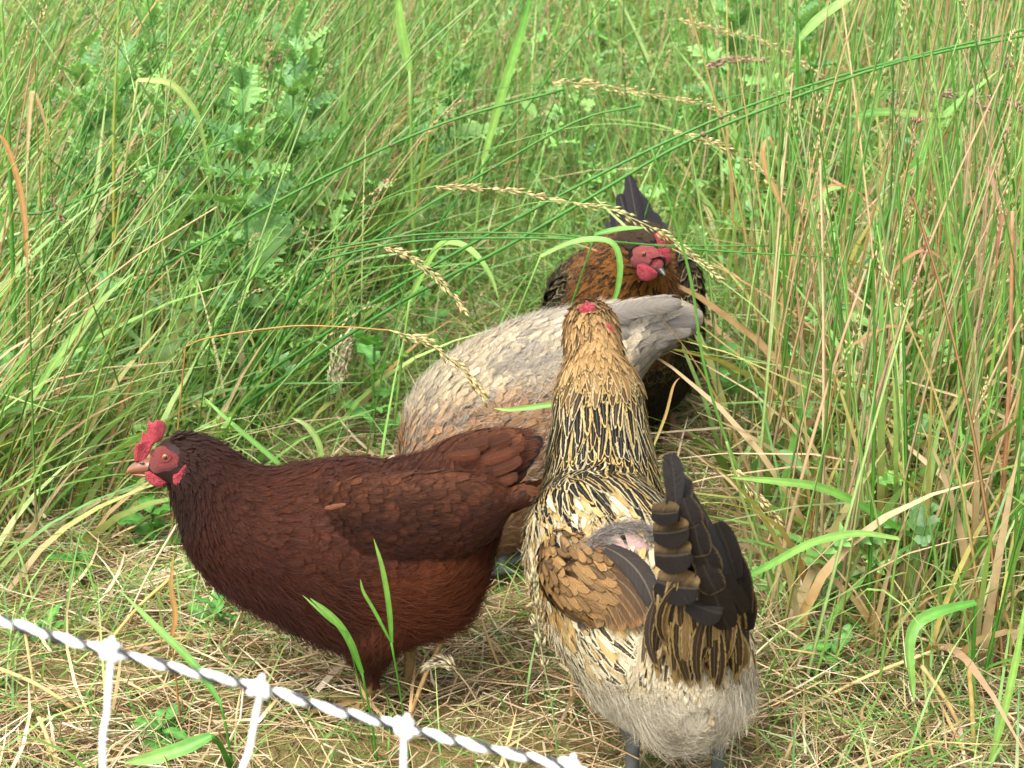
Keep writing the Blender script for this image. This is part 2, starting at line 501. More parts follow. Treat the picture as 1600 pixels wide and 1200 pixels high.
def fuzz(name, parent, loft, n, sr, tr, L, colf, lift=0.012, rad=0.00035, drift=0.0, jitter=0.35, where=None, droop=0.0):
    """fine down: many thin strands"""
    x, th = sample(loft, n, sr, tr, where); n = len(x)
    if n == 0: print('EMPTY', name); return None
    p, ds, dt, nn = loft.frame(x, th)
    sp = np.linalg.norm(ds, axis=-1); st = np.linalg.norm(dt, axis=-1) + 1e-6
    u0, v0 = PJ(p)
    Ls = _fn(L, u0, v0) * R.uniform(0.6, 1.3, n)
    dr = R.normal(0, jitter, n) + _fn(drift, u0, v0); lf = _fn(lift, u0, v0) * R.uniform(0.2, 1.8, n); of = R.uniform(0, 0.003, n)
    K = 5; pts = []
    for k in range(K):
        v = k / (K - 1)
        pp, _, _, n2 = loft.frame(x - v * Ls / sp, th + v * v * Ls * dr / st)
        q = pp + n2 * (of + lf * v)[:, None]
        q[:, 2] -= droop * v * v
        pts.append(q)
    Pn = np.stack(pts, 1) - root_loc(parent)
    cu = bpy.data.hair_curves.new(name)
    cu.add_curves([K] * n)
    cu.attributes['position'].data.foreach_set('vector', Pn.astype(np.float32).ravel())
    ra = cu.attributes.get('radius') or cu.attributes.new('radius', 'FLOAT', 'POINT')
    ra.data.foreach_set('value', np.tile(np.linspace(1, 0.25, K) * rad, n).astype(np.float32))
    ca = cu.attributes.new('Col', 'FLOAT_COLOR', 'CURVE')
    ca.data.foreach_set('color', c4(colf(u0, v0, n)).astype(np.float32).ravel())
    cu.materials.append(M_DOWN)
    o = bpy.data.objects.new(name, cu); COL.objects.link(o); o.parent = parent; o['kind'] = 'stuff'
    return o
def big_feather(name, parent, base, tip, width, facing, cen, edg, bend=0.0, arch=0.0, lo=0.85, quill=0.3, prof='long', mat=None, cup=0.12, nr=12):
    """one stiff feather from base to tip (world points); facing: the way its upper side looks; bend: sideways, arch: along facing"""
    base, tip, fc = np.array(base, float), np.array(tip, float), np.array(facing, float)
    ax = tip - base; Lg = np.linalg.norm(ax); ax /= Lg
    fc = fc - ax * np.dot(fc, ax); fc /= np.linalg.norm(fc)
    sd = np.cross(ax, fc)
    v = np.linspace(0, 1, nr)
    wv = np.interp(v, *PROF[prof]) * width / 2
    if prof == 'round': wv = width / 2 * np.minimum(1, 0.6 + v) * np.sqrt(np.clip(1 - np.clip((v - 0.6) / 0.42, 0, 1) ** 2, 0, 1))
    mid = 4 * v * (1 - v)
    U = np.linspace(-1, 1, 5)
    Vs = (base + ax * (v * Lg)[:, None] + sd * (bend * Lg * mid)[:, None] + fc * (arch * Lg * mid)[:, None])[:, None] \
        + sd * (wv[:, None] * U[None])[..., None] - fc * (cup * width * (U ** 2)[None] * np.ones((nr, 1)))[..., None]
    fuv = np.zeros((nr, 5, 3)); fuv[..., 0] = U; fuv[..., 1] = v[:, None]; fuv[..., 2] = R.uniform()
    n = nr * 5
    F = grid_faces(nr, 5)
    o = child(name, Vs.reshape(-1, 3), F, mat or M_VANE, parent,
              dict(fuv=fuv.reshape(-1, 3), Cen=np.tile(np.append(cen, lo), (n, 1)), Edg=np.tile(np.append(edg, quill), (n, 1))))
    return o
def body_mesh(name, parent, lofts, extra, skin, legc, leg_test, voxel=0.0045):
    """one continuous body: body, thighs, shanks and toes fused"""
    a = Acc()
    for l in lofts: a.add(*l.grid(50, 32))
    for V, F in extra: a.add(V, F)
    V, F, _ = a.get()
    me = mesh('tmp', V, F)
    ob = bpy.data.objects.new('tmp', me); COL.objects.link(ob)
    md = ob.modifiers.new('r', 'REMESH'); md.mode = 'VOXEL'; md.voxel_size = voxel
    sm = ob.modifiers.new('s', 'SMOOTH'); sm.factor = 0.5; sm.iterations = 2
    dg = bpy.context.evaluated_depsgraph_get()
    me2 = bpy.data.meshes.new_from_object(ob.evaluated_get(dg))
    bpy.data.objects.remove(ob); bpy.data.meshes.remove(me)
    n = len(me2.vertices)
    co = np.zeros(n * 3, np.float32); me2.vertices.foreach_get('co', co); co = co.reshape(-1, 3)
    cc = jit(skin, n, 0.12)
    lt = leg_test(co)
    cc[lt] = jit(legc, int(lt.sum()), 0.08)
    at = me2.attributes.new('Col', 'FLOAT_COLOR', 'POINT'); at.data.foreach_set('color', c4(cc).astype(np.float32).ravel())
    co -= root_loc(parent); me2.vertices.foreach_set('co', co.astype(np.float32).ravel())
    me2.polygons.foreach_set('use_smooth', np.ones(len(me2.polygons), bool))
    me2.name = name; me2.materials.clear(); me2.materials.append(M_DOWN)
    o = bpy.data.objects.new(name, me2); COL.objects.link(o); o.parent = parent
    return o
def leg_geo(hip, knee, foot, fwd, r=0.0075):
    """thigh to shank to three front toes and a hind toe"""
    out = []
    hip, knee, foot, fwd = [np.array(a, float) for a in (hip, knee, foot, fwd)]
    fwd = fwd / np.linalg.norm(fwd); sd = np.cross(fwd, [0, 0, 1.0])
    out.append(tube(catmull([hip, (hip + knee) / 2 + fwd * 0.004, knee], 10), np.linspace(0.034, 0.012, 10), 12))
    ank = foot + np.array([0, 0, 0.012])
    out.append(tube(catmull([knee + np.array([0, 0, .01]), (knee + ank) / 2, ank], 10), np.full(10, r), 10))
    for an, ln in ((-0.6, 0.055), (0, 0.065), (0.6, 0.055), (math.pi, 0.028)):
        d = fwd * math.cos(an) + sd * math.sin(an)
        out.append(tube(catmull([ank, foot + d * ln * 0.5 + np.array([0, 0, .011]), foot + d * ln + np.array([0, 0, .004])], 8), np.linspace(r * 0.95, 0.0045, 8), 8))
    return out
def slab(name, parent, pts, Yf, thick, mat, centre=None, rings=5, wob=0.0, n=64):
    """a fleshy lobe: outline in photo pixels at distance Yf(px), rounded over on both sides"""
    o = catmull(list(pts) + [pts[0]], n + 1)[:-1]
    c = np.array(centre if centre is not None else o.mean(0))
    V = []; F = []
    prof = [(1.0, 0.0)] + [(1 - (k / rings) ** 1.6, math.sqrt(max(0, 1 - (1 - (k / rings)) ** 2))) for k in range(1, rings)]
    half = []
    for side in (-1, 1):
        for k, (sc, h) in enumerate(prof):
            if k == 0 and side == 1: continue
            q = c + (o - c) * sc
            y = np.array([Yf(a) for a in q[:, 0]]) + side * h * thick / 2 + wob * np.array([mnoise.noise(Vector((a[0] * .06, a[1] * .06, side))) for a in q])
            half.append(np.array([P(a[0], a[1], yy) for a, yy in zip(q, y)]))
    m = len(o); nr = len(prof)
    cen = [P(c[0], c[1], Yf(c[0]) - thick / 2), P(c[0], c[1], Yf(c[0]) + thick / 2)]
    V = np.concatenate(half + [np.array(cen)])
    quads = []; tris = []
    i = np.arange(m); j = (i + 1) % m
    for k in range(nr - 1):
        quads.append(np.stack([k * m + i, k * m + j, (k + 1) * m + j, (k + 1) * m + i], 1))
    last = (nr - 1) * m
    tris.append(np.stack([last + i, last + j, np.full(m, len(half) * m)], 1))
    b0 = nr * m
    quads.append(np.stack([i, b0 + i, b0 + j, j], 1))
    for k in range(nr - 2):
        quads.append(np.stack([b0 + k * m + i, b0 + (k + 1) * m + i, b0 + (k + 1) * m + j, b0 + k * m + j], 1))
    lb = b0 + (nr - 2) * m
    tris.append(np.stack([lb + j, lb + i, np.full(m, len(half) * m + 1)], 1))
    return child(name, V, [np.concatenate(quads), np.concatenate(tris)], mat, parent)
def ball(name, parent, at, r, mat, sq=(1, 1, 1)):
    th = np.linspace(0, np.pi, 13)[:, None]; ph = np.linspace(0, 2 * np.pi, 20, endpoint=False)[None]
    V = np.stack([np.sin(th) * np.cos(ph) * sq[0], np.sin(th) * np.sin(ph) * sq[1], np.cos(th) * np.ones_like(ph) * sq[2]], -1).reshape(-1, 3) * r + np.asarray(at)
    return child(name, V, grid_faces(13, 20, True), mat, parent)
def surf(bvh, px, py, lift=0.0, dflt=1.8):
    o = np.array([0, 0, CAMZ]); d = P(px, py, 1.0) - o; d /= np.linalg.norm(d)
    hit = bvh.ray_cast(Vector(o), Vector(d))
    p = np.array(hit[0]) if hit[0] is not None else P(px, py, dflt)
    return p - d * lift
def patch(name, parent, bvh, cpx, rad, mat, lift=0.0015, dflt=1.8, n=36, rings=6):
    """bare skin lying on the head: an oval patch that follows the surface"""
    V = [surf(bvh, cpx[0], cpx[1], lift * 1.6, dflt)]
    for k in range(1, rings + 1):
        for i in range(n):
            a = 2 * math.pi * i / n
            rr = k / rings * (1 + 0.12 * math.sin(3 * a + 1) + 0.06 * math.sin(7 * a))
            V.append(surf(bvh, cpx[0] + rad[0] * rr * math.cos(a), cpx[1] + rad[1] * rr * math.sin(a), lift * (1.6 - 1.6 * (k / rings) ** 3), dflt))
    i = np.arange(n); j = (i + 1) % n
    t = np.stack([np.zeros(n, int), 1 + i, 1 + j], 1)
    q = [np.stack([1 + (k - 1) * n + i, 1 + k * n + i, 1 + k * n + j, 1 + (k - 1) * n + j], 1) for k in range(1, rings)]
    return child(name, V, [np.concatenate(q), t], mat, parent)

CAMV = lambda p: (np.array([0, 0, CAMZ]) - np.asarray(p)) / np.linalg.norm(np.array([0, 0, CAMZ]) - np.asarray(p))
def ce(cen, lo, n):  return c4(cen, np.full(n, lo))

# ---------------------------------------------------------------- red-brown hen
def red_hen():
    Y = 1.80
    hen = thing('hen', 'dark red-brown hen with a red comb standing side-on facing left behind the white rope', 'hen', (-0.17, Y, 0), 'hens foraging in the grass')
    st = [((846, 684), (842, 706)), ((815, 678), (812, 730)), ((775, 677), (792, 770)), ((735, 681), (782, 812)), ((700, 692), (768, 868)),
          ((665, 711), (752, 920)), ((630, 722), (724, 968)), ((590, 727), (662, 990)), ((545, 722), (586, 1004)), ((500, 724), (520, 998)),
          ((455, 730), (455, 970)), ((425, 735), (388, 938)), ((403, 731), (330, 903)), ((382, 722), (294, 858)), ((358, 704), (281, 812)),
          ((330, 688), (271, 777)), ((302, 680), (264, 758)), ((277, 680), (247, 750)), ((254, 690), (236, 742)), ((242, 703), (229, 735))]
    wd = [.008, .016, .03, .044, .058, .072, .082, .088, .09, .086, .078, .068, .056, .046, .038, .032, .028, .025, .021, .014]
    thick = [0, 1, 3, 5, 6, 6, 6, 6, 6, 7, 8, 8, 7, 7, 6, 5, 3, 1, 0, 0]
    st = [(tuple(np.array(a) + k * (np.array(b) - a) / np.linalg.norm(np.array(b) - a)), tuple(np.array(b) - k * (np.array(b) - a) / np.linalg.norm(np.array(b) - a))) for (a, b), k in zip(st, thick)]
    L = loft_px(st, Y, wd); bv = L.bvh()
    hip1, hip2 = P(600, 960, Y - .035), P(640, 960, Y + .04)
    legs = leg_geo(hip1, P(590, 1035, Y - .035), G(572, 1118), (-1, 0, 0)) + leg_geo(hip2, P(640, 1010, Y + .04), G(640, 1085), (-1, 0, 0))
    body_mesh('body', hen, [L], legs, C(62, 32, 22), C(190, 155, 95), lambda v: v[:, 2] < 0.105 - 0.9 * np.maximum(0, -0.25 - v[:, 0]))
    def colr(u, v, n):
        neck = np.clip((430 - u) / 80, 0, 1)[:, None]
        head = np.clip((330 - u) / 40, 0, 1)[:, None]
        sad = (np.clip((u - 640) / 80, 0, 1) * np.clip((800 - v) / 80, 0, 1))[:, None]
        thigh = (np.clip(1 - ((u - 650) / 130) ** 2 - ((v - 945) / 75) ** 2, 0, 1) * 1.6).clip(0, 1)[:, None]
        breast = (np.clip((480 - u) / 60, 0, 1) * np.clip((v - 800) / 60, 0, 1))[:, None]
        c = C(92, 45, 22) * (1 - sad) + C(122, 70, 40) * sad
        c = c * (1 - neck) + C(78, 36, 18) * neck
        c = c * (1 - head) + C(70, 40, 30) * head
        c = c * (1 - thigh) + C(124, 62, 30) * thigh
        c = c * (1 - breast) + C(84, 38, 19) * breast
        c = c * .78 * R.normal(1, .14, (n, 1)).clip(.55, 1.6)
        e = c * np.where(R.uniform(size=(n, 1)) < 0.22, 1.7, 1.12)
        # hackle: rust edges at the base of the neck
        hk = (np.clip(1 - ((u - 400) / 75) ** 2, 0, 1) * np.clip((870 - v) / 60, 0, 1))[:, None]
        e = e * (1 - hk) + C(118, 64, 34) * hk
        return ce(c, .72, n), ce(e, .06, n)
    hf = lambda u, v, r: (u < 452) & (v < 940)
    bf = lambda u, v, r: ~((u < 440) & (v < 900)) & (u < 770)
    big = lambda u, v: np.where(u > 600, .034, .030)
    plumage('feathers', hen, L, 7000, (1.2, 11.5), (0, 6.28), big, lambda u, v: np.where(v > 880, .012, .013), colr, lift=.003, where=bf,
            drift=0.0, jitter=.25)
    plumage('neck_feathers', hen, L, 3600, (10.5, 17.4), (0, 6.28), lambda u, v: np.interp(u, [250, 300, 360, 450], [.008, .013, .022, .036]),
            lambda u, v: np.interp(u, [250, 300, 360, 450], [.004, .0055, .007, .010]), colr, lift=.003, where=lambda u, v, r: (u < 470) & ~((u < 276) & (v < 752) & (v > 695)),
            prof='hackle', jitter=.12)
    fuzz('down', hen, L, 30000, (.6, 16), (0, 6.28), lambda u, v: np.where(v > 880, .024, .016), lambda u, v, n: colr(u, v, n)[0][:, :3] * 1.1,
         lift=lambda u, v: np.where(v > 900, .008, .0045), rad=.00028)
    # wings, folded on both sides
    for sg in (-1, 1):
        wst = [((792, 772), (792, 796)), ((762, 752), (764, 838)), ((715, 745), (718, 868)), ((655, 745), (660, 882)), ((595, 748), (600, 886)),
               ((540, 755), (545, 885)), ((498, 770), (500, 868)), ((470, 795), (470, 840))]
        yo = [.048, .056, .062, .066, .064, .055, .038, .02]
        wt = [.008, .016, .02, .022, .024, .022, .016, .008]
        lw = loft_px(wst, Y, wt, yoff=[sg * a for a in yo])
        V, F = lw.grid(30, 24)
        wing = child('wing', V, F, M_DOWN, hen, dict(Col=c4(jit(C(72, 36, 24), len(V), .1))))
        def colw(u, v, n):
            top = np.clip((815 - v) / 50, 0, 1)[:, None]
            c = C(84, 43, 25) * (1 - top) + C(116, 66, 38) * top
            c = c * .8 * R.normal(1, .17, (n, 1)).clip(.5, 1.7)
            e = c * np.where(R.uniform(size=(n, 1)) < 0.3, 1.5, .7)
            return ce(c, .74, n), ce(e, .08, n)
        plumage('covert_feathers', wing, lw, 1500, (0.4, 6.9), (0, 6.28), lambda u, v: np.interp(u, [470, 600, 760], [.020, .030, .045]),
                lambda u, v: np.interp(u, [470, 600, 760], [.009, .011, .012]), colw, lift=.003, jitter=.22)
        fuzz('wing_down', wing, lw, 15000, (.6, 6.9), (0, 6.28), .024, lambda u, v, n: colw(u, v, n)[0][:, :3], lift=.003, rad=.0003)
        for k in range(7):                                  # long flight feathers showing along the rump
            f = k / 6
            yw = Y + sg * (.072 + .006 * f)
            b = P(640 - 20 * f, 800 + 60 * f, yw + sg * .012); t = P(782 - 12 * k, 790 + 15 * k, Y + sg * (.056 + .02 * f))
            cc = C(88, 46, 30) * R.uniform(.75, 1.2)
            big_feather('flight_feather', wing, b, t, .024, (0, sg, .25), cc, cc * 1.3, bend=.03 * sg, arch=.02, quill=.03, mat=M_FEA)
    for sg in (-1, 1):
        th = loft_axis([(580, 1042, Y + sg * .035, 6, .006), (579, 1028, Y + sg * .036, 18, .014), (579, 1004, Y + sg * .040, 38, .026), (590, 975, Y + sg * .046, 52, .034), (606, 930, Y + sg * .05, 48, .034)])
        V, F = th.grid(20, 20)
        thigh = child('thigh', V, F, M_DOWN, hen, dict(Col=c4(jit(C(84, 40, 24), len(V), .1))))
        plumage('thigh_feathers', thigh, th, 700, (.1, 3.9), (0, 6.28), .026, .009, colr, lift=.004, jitter=.2)
        fuzz('thigh_down', thigh, th, 4000, (.1, 3.9), (0, 6.28), .022, lambda u, v, n: colr(u, v, n)[0][:, :3], lift=.007, rad=.0003)
    # tail
    for sg in (-1, 1):
        for k, (b, t, wpx) in enumerate([((745, 720), (852, 686), 34), ((745, 735), (846, 698), 34), ((745, 750), (836, 712), 34), ((745, 770), (824, 730), 34),
                                         ((740, 700), (800, 682), 32), ((730, 715), (790, 700), 32), ((735, 790), (806, 760), 32), ((735, 735), (778, 728), 30), ((715, 700), (765, 690), 28), ((720, 725), (812, 700), 26), ((725, 745), (818, 716), 26), ((730, 760), (812, 742), 26), ((735, 800), (800, 785), 28), ((700, 712), (752, 706), 26), ((712, 735), (770, 752), 28), ((725, 775), (790, 778), 26)]):
            yy = Y + sg * (.010 + .0024 * k)
            cc = C(112, 62, 38) * R.uniform(.6, 1.15)
            big_feather('tail_feather', hen, P(b[0], b[1], yy + sg * .008), P(t[0], t[1], yy), wpx * .00060, (0, sg, .3), cc, C(30, 24, 26) if k < 3 else cc * (.72 if k % 2 else 1.15),
                        bend=.05, lo=.62 if k < 2 else .55, prof='long', quill=.06, cup=.02)
    # lighter feather shaft on the wing bow and a tuft
    big_feather('covert_feather', hen, P(540, 788, Y - .099), P(506, 795, Y - .097), .006, (0, -1, .3), C(150, 92, 62), C(120, 70, 44), mat=M_FEA)
    # head
    yc = lambda u: Y + 0.002 * math.sin(u * .2)
    slab('comb', hen, [(210, 722), (209, 708), (213, 694), (219, 697), (221, 684), (223, 674), (229, 679), (230, 666), (233, 656), (238, 661), (244, 656), (254, 658), (259, 665),
                       (257, 677), (251, 688), (241, 694), (235, 704), (229, 716), (224, 724)], yc, .007, M_COMB, centre=(234, 690), wob=.004, n=90)
    slab('wattle', hen, [(226, 738), (236, 736), (250, 740), (262, 745), (266, 752), (259, 759), (247, 761), (236, 757), (229, 749)], lambda u: Y - .016, .008, M_COMB, wob=.002)
    slab('wattle', hen, [(224, 738), (236, 736), (250, 740), (258, 745), (260, 750), (254, 757), (244, 758), (234, 754), (227, 747)], lambda u: Y + .010, .008, M_COMB, wob=.002)
    slab('earlobe', hen, [(290, 725), (295, 733), (291, 745), (283, 753), (279, 759), (272, 757), (270, 750), (271, 742), (278, 739), (284, 731)], lambda u: Y - .030, .006, M_COMB, wob=.002)
    patch('face', hen, bv, (255, 719), (25, 20), M_FACE, lift=.0024)
    e = surf(bv, 258.5, 714.5, .0022)
    eye = ball('eye', hen, e, .0042, M_IRIS, (1, .75, 1)); ball('pupil', eye, surf(bv, 258.5, 714.5, .0045), .0021, M_PUPIL)
    lid = [surf(bv, 258.5 + 8 * math.cos(a), 714.5 + 7 * math.sin(a), .0038) for a in np.linspace(0, 2 * math.pi, 25)]
    V, F = tube(lid, .0011, 6); child('eyelid', V, F, M_FACE, hen)
    up = loft_px([((250, 722), (248, 737)), ((238, 716), (236, 737)), ((222, 718), (221, 738)), ((208, 724), (209, 739)), ((200, 731), (202, 740)), ((196, 738), (198, 743))], Y,
                 [.012, .011, .0085, .006, .004, .0015])
    V, F = up.grid(24, 16); beak = child('beak', V, F, M_BEAK, hen)
    lo = loft_px([((246, 736), (246, 745)), ((230, 736), (231, 744)), ((214, 737), (215, 743)), ((204, 739), (205, 742))], Y, [.01, .008, .005, .002])
    V, F = lo.grid(16, 14); child('lower_beak', V, F, M_BEAK, beak)
    ball('nostril', beak, P(222, 724, Y - .0085), .0018, M_PUPIL, (1.6, .5, .7))
    return hen
red_hen()

# ---------------------------------------------------------------- barred buff hen seen from behind
def barred_hen():
    hen = thing('hen', 'buff hen with black-streaked neck and dark fanned tail, seen from behind', 'hen', (0.14, 1.65, 0), 'hens foraging in the grass')
    st = [(1088, 1116, 1.520, 8, .006), (1078, 1110, 1.535, 48, .04), (1066, 1085, 1.55, 84, .052), (1044, 1042, 1.595, 128, .072), (1014, 985, 1.64, 142, .090), (985, 925, 1.69, 142, .100),
          (952, 865, 1.745, 125, .098), (936, 812, 1.785, 104, .085), (940, 760, 1.815, 86, .068), (939, 700, 1.835, 75, .055), (936, 640, 1.85, 66, .045),
          (935, 600, 1.857, 62, .041), (930, 562, 1.868, 42, .031), (925, 530, 1.885, 39, .030), (923, 510, 1.905, 37, .028), (921, 499, 1.92, 29, .021), (919, 492, 1.935, 14, .011)]
    L = loft_axis(st); bv = L.bvh()
    hp1, hp2 = P(985, 1060, 1.63), P(1110, 1080, 1.61)
    legs = leg_geo(hp1, P(990, 1150, 1.62), G(985, 1250), (-.2, 1, 0), .0085) + leg_geo(hp2, P(1118, 1150, 1.61), G(1125, 1255), (-.2, 1, 0), .0085)
    body_mesh('body', hen, [L], legs, C(150, 130, 95), C(112, 115, 108), lambda v: v[:, 2] < 0.09)
    buff, cream, dark, tan = C(228, 190, 122, 1.1), C(246, 230, 188, 1.15), C(30, 27, 26), C(205, 158, 92)
    def coln(u, v, n):                                       # hackle: dark centre, buff edge; plain tan towards the head
        h = np.clip((600 - v) / 50, 0, 1)[:, None]           # head: tan
        c = dark * (1 - h) + C(218, 168, 106) * h
        c = np.where((R.uniform(size=(n, 1)) < .13) & (h > .3), C(110, 82, 50), c)
        c = c * R.normal(1, .2, (n, 1)).clip(.5, 1.6)
        e = np.where(R.uniform(size=(n, 1)) < .5, C(238, 202, 126), C(236, 216, 164)) * R.normal(1, .12, (n, 1)).clip(.6, 1.4)
        e = e * (1 - h) + C(236, 192, 128) * h * R.normal(1, .15, (n, 1)).clip(.6, 1.4)
        a = np.where(v > 600, R.uniform(.35, .66, n), .5)
        a = np.where(v > 770, R.uniform(.05, .35, n), a)
        return c4(c, a), ce(e, .25, n)
    def colb(u, v, n):                                       # back and flanks: cream with dark specks
        low = np.clip((v - 985) / 60, 0, 1)[:, None]; rt = np.clip((u - 980) / 60, 0, 1)[:, None]
        c = np.where(R.uniform(size=(n, 1)) < .5, buff, cream)
        c = c * (1 - .6 * low) + C(205, 190, 160) * .6 * low
        spk = R.uniform(size=(n, 1)) < np.where((v > 960) & (v < 1090), .42, .15)[:, None]
        tn = ((u < 920) & (v > 860) & (v < 960))[:, None] & (R.uniform(size=(n, 1)) < .6)
        c = np.where(tn, tan, c)
        e = c * 1.1
        e2 = np.where(spk, cream, e)
        c = np.where(spk, C(70, 60, 52), c)
        c = c * R.normal(1, .13, (n, 1)).clip(.6, 1.4)
        a = np.where(spk[:, 0], R.uniform(.25, .5, n), .8)
        return c4(c, a), ce(e2, .3, n)
    bare = lambda u, v: (((u - 982) / 36) ** 2 + ((v - 850) / 22) ** 2 < 1)
    plumage('neck_feathers', hen, L, 1000, (6.9, 14.2), (0, 6.28), lambda u, v: np.interp(v, [480, 540, 600, 700, 800], [.014, .026, .050, .065, .060]),
            lambda u, v: np.interp(v, [480, 540, 600, 700, 800], [.006, .008, .0125, .0135, .0135]), coln, lift=.004, prof='hackle', jitter=.12,
            where=lambda u, v, r: (v < 810) & (r < np.where(v < 580, 1, .75)), mat=M_HACK)
    plumage('crown_feathers', hen, L, 1300, (10.2, 15.6), (0, 6.28), lambda u, v: np.interp(v, [480, 540, 600], [.009, .016, .026]), lambda u, v: np.interp(v, [480, 540, 600], [.0035, .005, .007]), coln, lift=.003, prof='hackle', jitter=.2, where=lambda u, v, r: v < 605)
    plumage('feathers', hen, L, 3000, (0.3, 7.6), (0, 6.28), lambda u, v: np.interp(v, [800, 900, 1100], [.034, .044, .042]), lambda u, v: np.interp(v, [800, 900, 1100], [.010, .012, .013]),
            colb, lift=.004, prof='hackle', jitter=.22, where=lambda u, v, r: (v > 770) & ~bare(u, v), mat=M_HACK)
    fuzz('contour_down', hen, L, 9000, (1.5, 7.6), (0, 6.28), .020, lambda u, v, n: colb(u, v, n)[1][:, :3], lift=.005, rad=.0003, where=lambda u, v, r: (v > 780) & ~bare(u, v))
    def cold(u, v, n):
        c = np.where(R.uniform(size=(n, 1)) < .5, C(250, 238, 210, 1.2), C(236, 218, 182, 1.15))
        return c * R.normal(1, .18, (n, 1)).clip(.5, 1.5)
    fuzz('down', hen, L, 34000, (0.1, 4.2), (0, 6.28), .026, cold, lift=.008, rad=.00022, jitter=.6, where=lambda u, v, r: v > np.where(u < 1010, 1105, 1085) - 50 * r)
    tuft = loft_axis([(1085, 1140, 1.532, 8, .008), (1085, 1122, 1.534, 34, .020), (1083, 1095, 1.545, 48, .026), (1080, 1062, 1.565, 30, .016)])
    fuzz('vent_down', hen, tuft, 7000, (0, 3), (0, 6.28), .030, cold, lift=.006, rad=.00024, jitter=.5)
    fuzz('rump_down', hen, L, 7000, (.2, 4.2), (0, 6.28), .028, cold, lift=.014, rad=.0002, jitter=.5, where=lambda u, v, r: (v > 1060) & (u > 990) & (r < .5))
    fuzz('back_down', hen, L, 1500, (4.6, 7.6), (0, 3.2), .013, lambda u, v, n: C(196, 182, 170) * R.normal(1, .2, (n, 1)).clip(.5, 1.5), lift=.010, rad=.0003, jitter=.8,
         where=lambda u, v, r: (((u - 978) / 52) ** 2 + ((v - 848) / 32) ** 2 < 1) & (((u - 980) / 32) ** 2 + ((v - 846) / 22) ** 2 > 1))
    patch('bare_skin', hen, bv, (978, 848), (40, 26), M_PINK, lift=.005, dflt=1.75)
    fuzz('head_down', hen, L, 2500, (11.5, 16), (0, 6.28), .011, lambda u, v, n: np.where(R.uniform(size=(n, 1)) < .3, C(90, 70, 45), C(200, 150, 88)) * R.normal(1, .15, (n, 1)).clip(.5, 1.5),
         lift=.003, rad=.0003)
    # comb and cheek just showing past the crown
    slab('comb', hen, [(904, 488), (906, 476), (912, 479), (916, 469), (922, 474), (929, 475), (931, 486), (918, 495)], lambda u: 1.888, .020, M_COMB, wob=.002)
    slab('earlobe', hen, [(946, 504), (955, 508), (959, 520), (954, 529), (946, 520)], lambda u: 1.868, .014, M_COMB, wob=.001)
    # shell of the folded left wing: secondaries that sweep to the right, coverts over them
    wing = None
    wl = loft_axis([(1016, 965, 1.590, 10, .006), (990, 955, 1.595, 32, .012), (955, 935, 1.608, 48, .018), (920, 905, 1.632, 52, .02), (893, 872, 1.668, 42, .018), (884, 842, 1.706, 20, .01)],
                   side=(.8, 0, .6))
    V, F = wl.grid(24, 20)
    wing = child('wing', V, F, M_DOWN, hen, dict(Col=c4(jit(C(140, 106, 70), len(V), .1))))
    wbv = wl.bvh()
    def onw(u, v, lift):
        o = np.array([0, 0, CAMZ]); d = P(u, v, 1.0) - o; d /= np.linalg.norm(d)
        a, b = wbv.ray_cast(Vector(o), Vector(d)), bv.ray_cast(Vector(o), Vector(d))
        if a[0] is not None: return np.array(a[0]) - d * lift
        return (np.array(b[0]) if b[0] is not None else P(u, v, 1.62)) - d * (lift + .012)
    fc = CAMV(P(950, 920, 1.63))
    fl = [((892, 905), (908, 985), 24, C(70, 60, 52)), ((900, 905), (938, 984), 24, C(128, 98, 62)), ((906, 905), (958, 987), 24, C(120, 90, 56)), ((912, 903), (975, 989), 24, C(132, 98, 60)), ((918, 900), (992, 986), 26, C(116, 86, 54)),
          ((924, 895), (1004, 981), 28, C(128, 94, 58)), ((930, 888), (1012, 975), 30, C(112, 84, 54)), ((934, 880), (1018, 968), 34, C(120, 90, 58)), ((940, 868), (1022, 960), 38, C(88, 74, 60)), ((948, 856), (1022, 950), 40, C(78, 68, 60))]
    for k, (b, t, wpx, c) in enumerate(fl):
        big_feather('flight_feather', wing, onw(b[0], b[1], .003 + .0010 * k), onw(t[0], t[1], .003 + .0012 * k), wpx * .00067, fc, c * .8, c * (1.7 if k < 8 else .6), bend=-.12, arch=.03, lo=.66, quill=.25, prof='round', cup=.03)
    def colwb(u, v, n):
        c = pick([C(172, 130, 80), C(146, 110, 68), C(192, 150, 94), C(112, 86, 58)], [3, 3, 2, 2], n) * R.normal(1, .12, (n, 1)).clip(.6, 1.4)
        e = np.where(R.uniform(size=(n, 1)) < .45, c * .5, c * 1.35)
        return ce(c, .62, n), ce(e, .35, n)
    plumage('covert_feathers', wing, wl, 420, (1.6, 4.95), (0, 6.28), lambda u, v: np.interp(v, [840, 940], [.020, .034]), lambda u, v: np.interp(v, [840, 940], [.007, .010]), colwb, off=.009, lift=.003, jitter=.15,
            where=lambda u, v, r: (u - 880) * .8 + (v - 840) < 125, mat=M_HACK, prof='long')
    # tail: a dark folded fan of broad feathers
    tl = loft_axis([(1120, 1010, 1.565, 52, .03), (1108, 950, 1.545, 62, .032), (1092, 880, 1.53, 52, .028), (1072, 810, 1.52, 34, .018), (1055, 745, 1.515, 14, .008)], side=(.97, 0, .2))
    V, F = tl.grid(24, 20)
    tail = child('tail', V, F, M_DOWN, hen, dict(Col=c4(jit(C(34, 30, 28), len(V), .1))))
    tb = tl.bvh()
    blk, brn = C(44, 37, 32), C(118, 96, 64)
